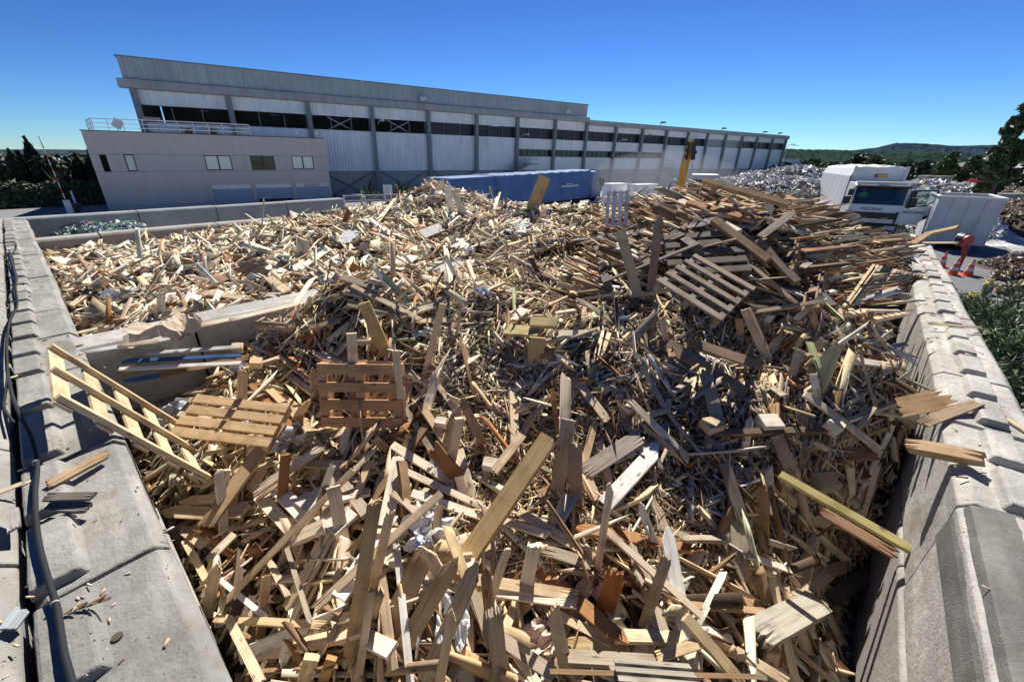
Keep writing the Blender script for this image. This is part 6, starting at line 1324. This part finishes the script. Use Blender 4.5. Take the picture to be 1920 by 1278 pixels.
def tree(label, px, pyt, pyb, D, wpx, col, shape='round', n=3000, size=.3, group=None, name='tree', cat='tree', trunk=True):
    top = atd(px, pyt, D); g = np.array([top[0], top[1], 0.]); hgt = top[2]
    o = empty(name, label, cat, g, 0, group); pl = np.linalg.norm(atd(px+wpx/2, pyb, D)-atd(px-wpx/2, pyb, D))
    if shape == 'cypress':
        t = rng.random(n)**.75; ang = rng.random(n)*6.283; prof = (np.sin(np.clip(t*1.05+.03, 0, 1)*math.pi)**.55)*(1-t*.35)*np.where(t > .85, (1-t)/.15*.8+.2, 1)
        r = pl/2*prof*np.sqrt(rng.uniform(.5, 1.1, n))*(1+.25*vnoise(ang*2, t*8, 1., rng.integers(99))); P = np.c_[r*np.cos(ang), r*np.sin(ang), .3+t*(hgt-.3)]
        dirs = np.c_[np.cos(ang)*.3, np.sin(ang)*.3, np.ones(n)]; leaves('crown', P, size, .3, col, o, dirs=dirs+rng.normal(0, .2, (n, 3)))
    else:
        base = hgt*.25 if shape == 'round' else hgt*.05; K = 26; cs = []
        for k in range(K):
            a_ = random.random()*6.283; u = random.random(); zz_ = base+(hgt-base)*(.12+.8*u); rr_ = pl/2*.72*math.sqrt(max(.05, 1-((u-.42)/.62)**2))*math.sqrt(random.uniform(.2, 1)); cs.append((rr_*math.cos(a_), rr_*math.sin(a_), zz_, pl/2*random.uniform(.2, .36)))
        cs = np.array(cs); k = rng.integers(0, K, n); d = rng.normal(0, 1, (n, 3)); d /= np.linalg.norm(d, axis=1, keepdims=True)
        P = cs[k, :3]+d*cs[k, 3:4]*rng.uniform(.55, 1.08, (n, 1))*np.array([1, 1, .8]); P[:, 2] = np.clip(P[:, 2], .1, hgt); leaves('crown', P, size, .6, col, o)
    if trunk:
        mb = MB(); mb.tube([(0, 0, 0), (.05, 0, hgt*.3), (0, .05, hgt*.75)], [pl*.05+.05, pl*.035+.04, .03], 8)
        for k in range(5): a_ = k*1.3; mb.tube([(0, 0, hgt*(.2+.08*k)), (math.cos(a_)*pl*.25, math.sin(a_)*pl*.25, hgt*(.4+.1*k))], [.03+pl*.015, .02], 6)
        mb.build('trunk', 'bark', o)
    return o
CYC = (.022, .038, .02)
cyp = [(46, 258, 30, 62, 'tallest pointed cypress left of the barrier boom'), (16, 282, 30, 60, 'short broad cypress second from the left edge'), (34, 286, 24, 61, 'narrow cypress tucked left of the tallest one'), (66, 300, 34, 60, 'dark cypress directly behind the barrier boom'), (92, 302, 34, 60, 'rounded cypress just right of the barrier boom'), (112, 322, 30, 60, 'low cypress right of the barrier boom beside the bare tree'),
       (140, 291, 30, 60, 'broad topped cypress left of the office corner'), (166, 284, 26, 58, 'cypress partly hidden by the office corner'), (-4, 312, 34, 58, 'round topped cypress cut by the left picture edge'), (178, 330, 30, 57, 'lower dark cypress against the office corner')]
for px, pt, w_, D, lab in cyp: tree(lab+'', px, pt, 372, D, w_*1.25, CYC, 'cypress', 3200, .35, 'cypress row behind the road', 'cypress_tree', 'cypress')
# bare tree
p = atd(126, 372, 58); o = empty('bare_tree', 'leafless grey tree between the cypresses', 'tree', (p[0], p[1], 0), 0); mb = MB(); tp_ = atd(126, 306, 58)[2]
mb.tube([(0, 0, 0), (0, 0, tp_*.6)], [.15, .07], 6)
for k in range(26):
    z0 = tp_*random.uniform(.3, .65); a_ = random.random()*6.283; mb.tube([(0, 0, z0), (math.cos(a_)*.6, math.sin(a_)*.6, z0+tp_*.15), (math.cos(a_)*.9, math.sin(a_)*.9, min(tp_, z0+tp_*random.uniform(.3, .5)))], [.04, .03, .012], 4)
mb.build('trunk', 'bark', o)
# hedge
ha = atd(-40, 388, 55); hb = atd(205, 362, 55.); n = 26000; t = rng.random(n); q_ = ha[None]*(1-t[:, None])+hb[None]*t[:, None]; e_ = nrm((hb-ha)*[1, 1, 0]); f_ = np.array([e_[1], -e_[0], 0])
he = empty('hedge', 'long clipped oleander hedge running behind the road on the left', 'hedge', (ha[0], ha[1], 0), 0)
wv_ = rng.uniform(-1, 1, n); hz_ = 1.75+.3*vnoise(t*30, t*0, 1., 5); z = rng.random(n)**.6*hz_*np.sqrt(np.clip(1-wv_**4, 0, 1)); P = q_+f_*wv_[:, None]*1.2; P[:, 2] = z; P -= np.array([ha[0], ha[1], 0])
leaves('foliage', P, .28, .35, (.08, .115, .06), he)
mb = MB(); L_ = np.hypot(*(hb-ha)[:2]); 
hc = MB(); 
for k in range(30):
    c_ = (hb-ha)*(k+.5)/30; hc.tube([(c_[0], c_[1], 0), (c_[0]+.1, c_[1], 1.2)], .06, 5)
hc.build('stem', 'bark', he)
# trees on the right
tree('big dark leafy tree cut by the right picture edge', 1945, 182, 340, 42, 110, (.075, .105, .045), 'round', 6500, .34, None)
tree('lower part bush of dark leaves below the big right edge tree', 1900, 272, 345, 44, 50, (.04, .06, .025), 'round', 5000, .33, None)
tree('round light green tree left of the grey concrete wall', 1792, 285, 345, 66, 52, (.085, .13, .035), 'round', 5000, .42)
tree('small light green bush beside the concrete slabs', 1868, 325, 352, 52, 18, (.1, .13, .04), 'round', 1500, .25)
tree('light yellow green tree right of the hall end', 1530, 298, 330, 95, 36, (.09, .14, .03), 'round', 3000, .5)
tree('green tree behind the left end of the lorry tarp', 1566, 303, 330, 98, 40, (.06, .1, .035), 'round', 3000, .5)
tree('tall dark green tree above the lorry', 1615, 286, 320, 110, 44, (.04, .065, .03), 'round', 3000, .5)
tree('light green tree above the lorry cab', 1645, 292, 320, 100, 46, (.085, .12, .035), 'round', 3000, .5)
tree('small green tree between the hall end and the tallest tree', 1592, 305, 330, 96, 40, (.07, .11, .03), 'round', 3000, .5)
tree('dark bush behind the pale concrete slabs', 1737, 302, 335, 80, 40, (.035, .05, .03), 'round', 3000, .45)
tree('dull green tree left of the big right tree', 1838, 292, 340, 75, 60, (.055, .08, .03), 'round', 5000, .45)
tree('low green thicket right of the round light tree', 1815, 318, 348, 68, 50, (.06, .085, .03), 'round', 3500, .4)
tree('olive bush between the lorry and the concrete slabs', 1700, 308, 335, 82, 50, (.055, .065, .035), 'round', 3000, .45)
n = 16000; az_ = rng.uniform(32, 56, n); D = rng.uniform(115, 330, n)**1.; P = np.c_[D*np.sin(np.radians(az_)), D*np.cos(np.radians(az_)), rng.random(n)*(2.2+2.5*vnoise(az_*2, D/30, 1., 8))]
leaves('scrub', P, 1.6, .7, (.05, .075, .03), None, 'band of low scrub and far woodland at the foot of the hills', 'scrub', kind='stuff')
n = 60000; az_ = rng.uniform(-60, -33, n); D = rng.uniform(61, 110, n); P = np.c_[D*np.sin(np.radians(az_)), D*np.cos(np.radians(az_)), rng.random(n)*(3.3+1.2*vnoise(az_*2, D/30, 1., 18))]
leaves('scrub', P, .5, .6, (.025, .04, .022), None, 'dark band of far woodland seen between the cypresses', 'scrub', kind='stuff')
# palms by the hall
for px, py, lab in ((692, 367, 'low spiky palm left of the square white notice'), (752, 365, 'spiky palm right of the square white notice')):
    p = atd(px, py, 41.5); o = empty('palm', lab, 'palm', (p[0], p[1], 0), 0); n = 60; a_ = rng.random(n)*6.283; el = rng.uniform(.2, 1.3, n); d = np.c_[np.cos(a_)*np.cos(el), np.sin(a_)*np.cos(el), np.sin(el)]
    leaves('frond', d*.75+np.array([0, 0, .7]), 1.5, .08, (.05, .09, .05), o, dirs=d); MB().tube([(0, 0, 0), (0, 0, .8)], .12, 8).build('trunk', 'bark', o)
# ================================================================== OLEANDER BUSHES right of the right wall
def oleander(x, y, hgt, r, label, ns=19):
    o = empty('oleander_bush', label, 'bush', (x, y, 0), 0, 'oleander bushes along the right wall'); mb = MB(); P, Dd = [], []
    for k in range(ns):
        a_ = random.random()*6.283; t_ = random.uniform(.1, .55); e_ = Vector((math.cos(a_)*t_, math.sin(a_)*t_, 1)).normalized(); L_ = hgt*random.uniform(.7, 1.05)
        b_ = Vector((random.uniform(-.2, .2)*r, random.uniform(-.2, .2)*r, 0)); tip = b_+e_*L_+Vector((math.cos(a_), math.sin(a_), 0))*r*.35; mid = b_+e_*L_*.5; mb.tube([b_, mid, tip], [.018, .012, .006], 5)
        for q in range(34):
            s_ = .25+.75*(q/34); c_ = b_.lerp(mid, s_*2) if s_ < .5 else mid.lerp(tip, s_*2-1); aa = q*2.4+k; d_ = Vector((math.cos(aa), math.sin(aa), random.uniform(.3, 1.2))).normalized(); P.append(c_+d_*.08); Dd.append(d_)
    mb.build('stem', 'bark', o); leaves('foliage', np.array(P), .17, .17, (.12, .18, .08), o, dirs=np.array(Dd))
for i, (px, py, hh_, r_, lab) in enumerate(((1850, 590, 1.0, .5, 'oleander nearest the cones'), (1885, 600, 1.3, .6, 'tall oleander at the right picture edge level with the cones'), (1870, 650, 1.2, .55, 'thick oleander halfway along the right wall'), (1905, 660, 1.4, .6, 'oleander at the right edge beside the numbered block'), (1900, 720, 1.1, .5, 'nearest oleander to the camera'), (1822, 560, .8, .4, 'small sparse oleander against the wall below the cones'), (1915, 580, 1.3, .6, 'oleander behind the others at the right edge'), (1860, 620, 1.1, .5, 'dark oleander between the thick one and the cones'))):
    p = atz(px, py, .6); oleander(p[0], p[1], hh_, r_, lab)
n = 14000; s_ = rng.uniform(2, 19, n); q = rng.uniform(.5, 4.6, n)**1.; P = np.array([dirv(RA)*a_+rf*(.9+b_) for a_, b_ in zip(s_, q)]); m_ = (P[:, 0]-19.2)*dirv(48)[0]+(P[:, 1]-15.5)*dirv(48)[1] < -.8; P = P[m_]; P[:, 2] = rng.random(len(P))*.16; n = len(P)
leaves('ground_cover', P, .16, .15, (.16, .15, .07), None, 'dry grass and weeds on the ground right of the right wall', 'grass', kind='stuff')
soil = strip(MB(), rf[:2]*.9+dirv(RA)[:2]*0, RA, -3, 16.5, .5, 7, .02); tag(soil.build('verge', plain('verge_soil', (.11, .09, .055), .95, 0, .4, 3., .6)), kind='structure')
n = 2600; s_ = rng.uniform(7, 17, n); q = rng.uniform(.6, 4.2, n); P = np.array([dirv(RA)*a_+rf*(.9+b_) for a_, b_ in zip(s_, q)]); P[:, 2] = .04+rng.random(n)*.1
Xa, Ya, Za = frames(rng.uniform(0, 6.28, n), rng.normal(0, .4, n), rng.normal(0, .4, n)); s_ = rng.uniform(.05, .22, n); kk = rng.choice(3, n); pc = np.array([(.6, .6, .6), (.35, .3, .24), (.5, .55, .62)])[kk]
mass('litter', P, Xa, Ya, Za, np.c_[s_, s_*.6, s_*.3], BOXV, BOXF, pc, 'attr', .12, 'white and grey scraps of litter under the oleanders', cat='litter')
for px, py, lab, c_ in ((1826, 556, 'bright yellow crumpled bag under the oleanders', (.75, .55, .03)), (1857, 532, 'small pale yellow lump beside the oleander tips', (.6, .48, .2))):
    p = atz(px, py, .35); mb = MB(); n_ = 14
    for i in range(n_):
        for j in range(8):
            th = math.pi*j/7; ph = 2*math.pi*i/n_; r_ = .17*(1+.25*math.sin(i*2.1+j*1.7)+.12*random.random()); mb.v.append((r_*math.sin(th)*math.cos(ph), r_*math.sin(th)*math.sin(ph), r_*.7*math.cos(th)))
    mb.f = [(i*8+j, i*8+j+1, ((i+1) % n_)*8+j+1, ((i+1) % n_)*8+j) for i in range(n_) for j in range(7)]; mb.mi = [0]*len(mb.f); mb.col = [c_]*len(mb.v); mb.gc = [(0, 0, 0)]*len(mb.v)
    tag(mb.build('crumpled_bag', 'plastic', loc=p), lab, 'bag')
    tag(MB().tube([(p[0], p[1], 0), (p[0], p[1], p[2]-.05)], .13, 8).build('rubble_lump', 'conc'), 'rubble lump under the '+lab, 'rubble')
# ================================================================== DUST in the air round the excavator
vs, fs = [], []; n_, m_ = 20, 10
dc = atd(1235, 340, 41.)
for j in range(m_+1):
    for i in range(n_):
        th = math.pi*j/m_; ph = 2*math.pi*i/n_; vs.append((7.5*math.sin(th)*math.cos(ph), 5*math.sin(th)*math.sin(ph), 2.6+2.9*math.cos(th)-.4))
fs = [(j*n_+i, (j+1)*n_+i, (j+1)*n_+(i+1) % n_, j*n_+(i+1) % n_) for j in range(m_) for i in range(n_)]
mb = MB(); mb.add(vs, fs); m, t, b = newmat('dust'); t.nodes.remove(b); v_ = N(t, 'ShaderNodeVolumePrincipled'); v_.inputs['Color'].default_value = (.85, .87, .9, 1); v_.inputs['Density'].default_value = .035
t.links.new(v_.outputs[0], t.nodes['Material Output'].inputs['Volume'])
o = mb.build('dust_haze', m, loc=(dc[0], dc[1], 0)); o.rotation_euler.z = -R_(60); tag(o, kind='stuff', label='thin pale dust hanging in front of the hall beside the excavator', cat='dust')
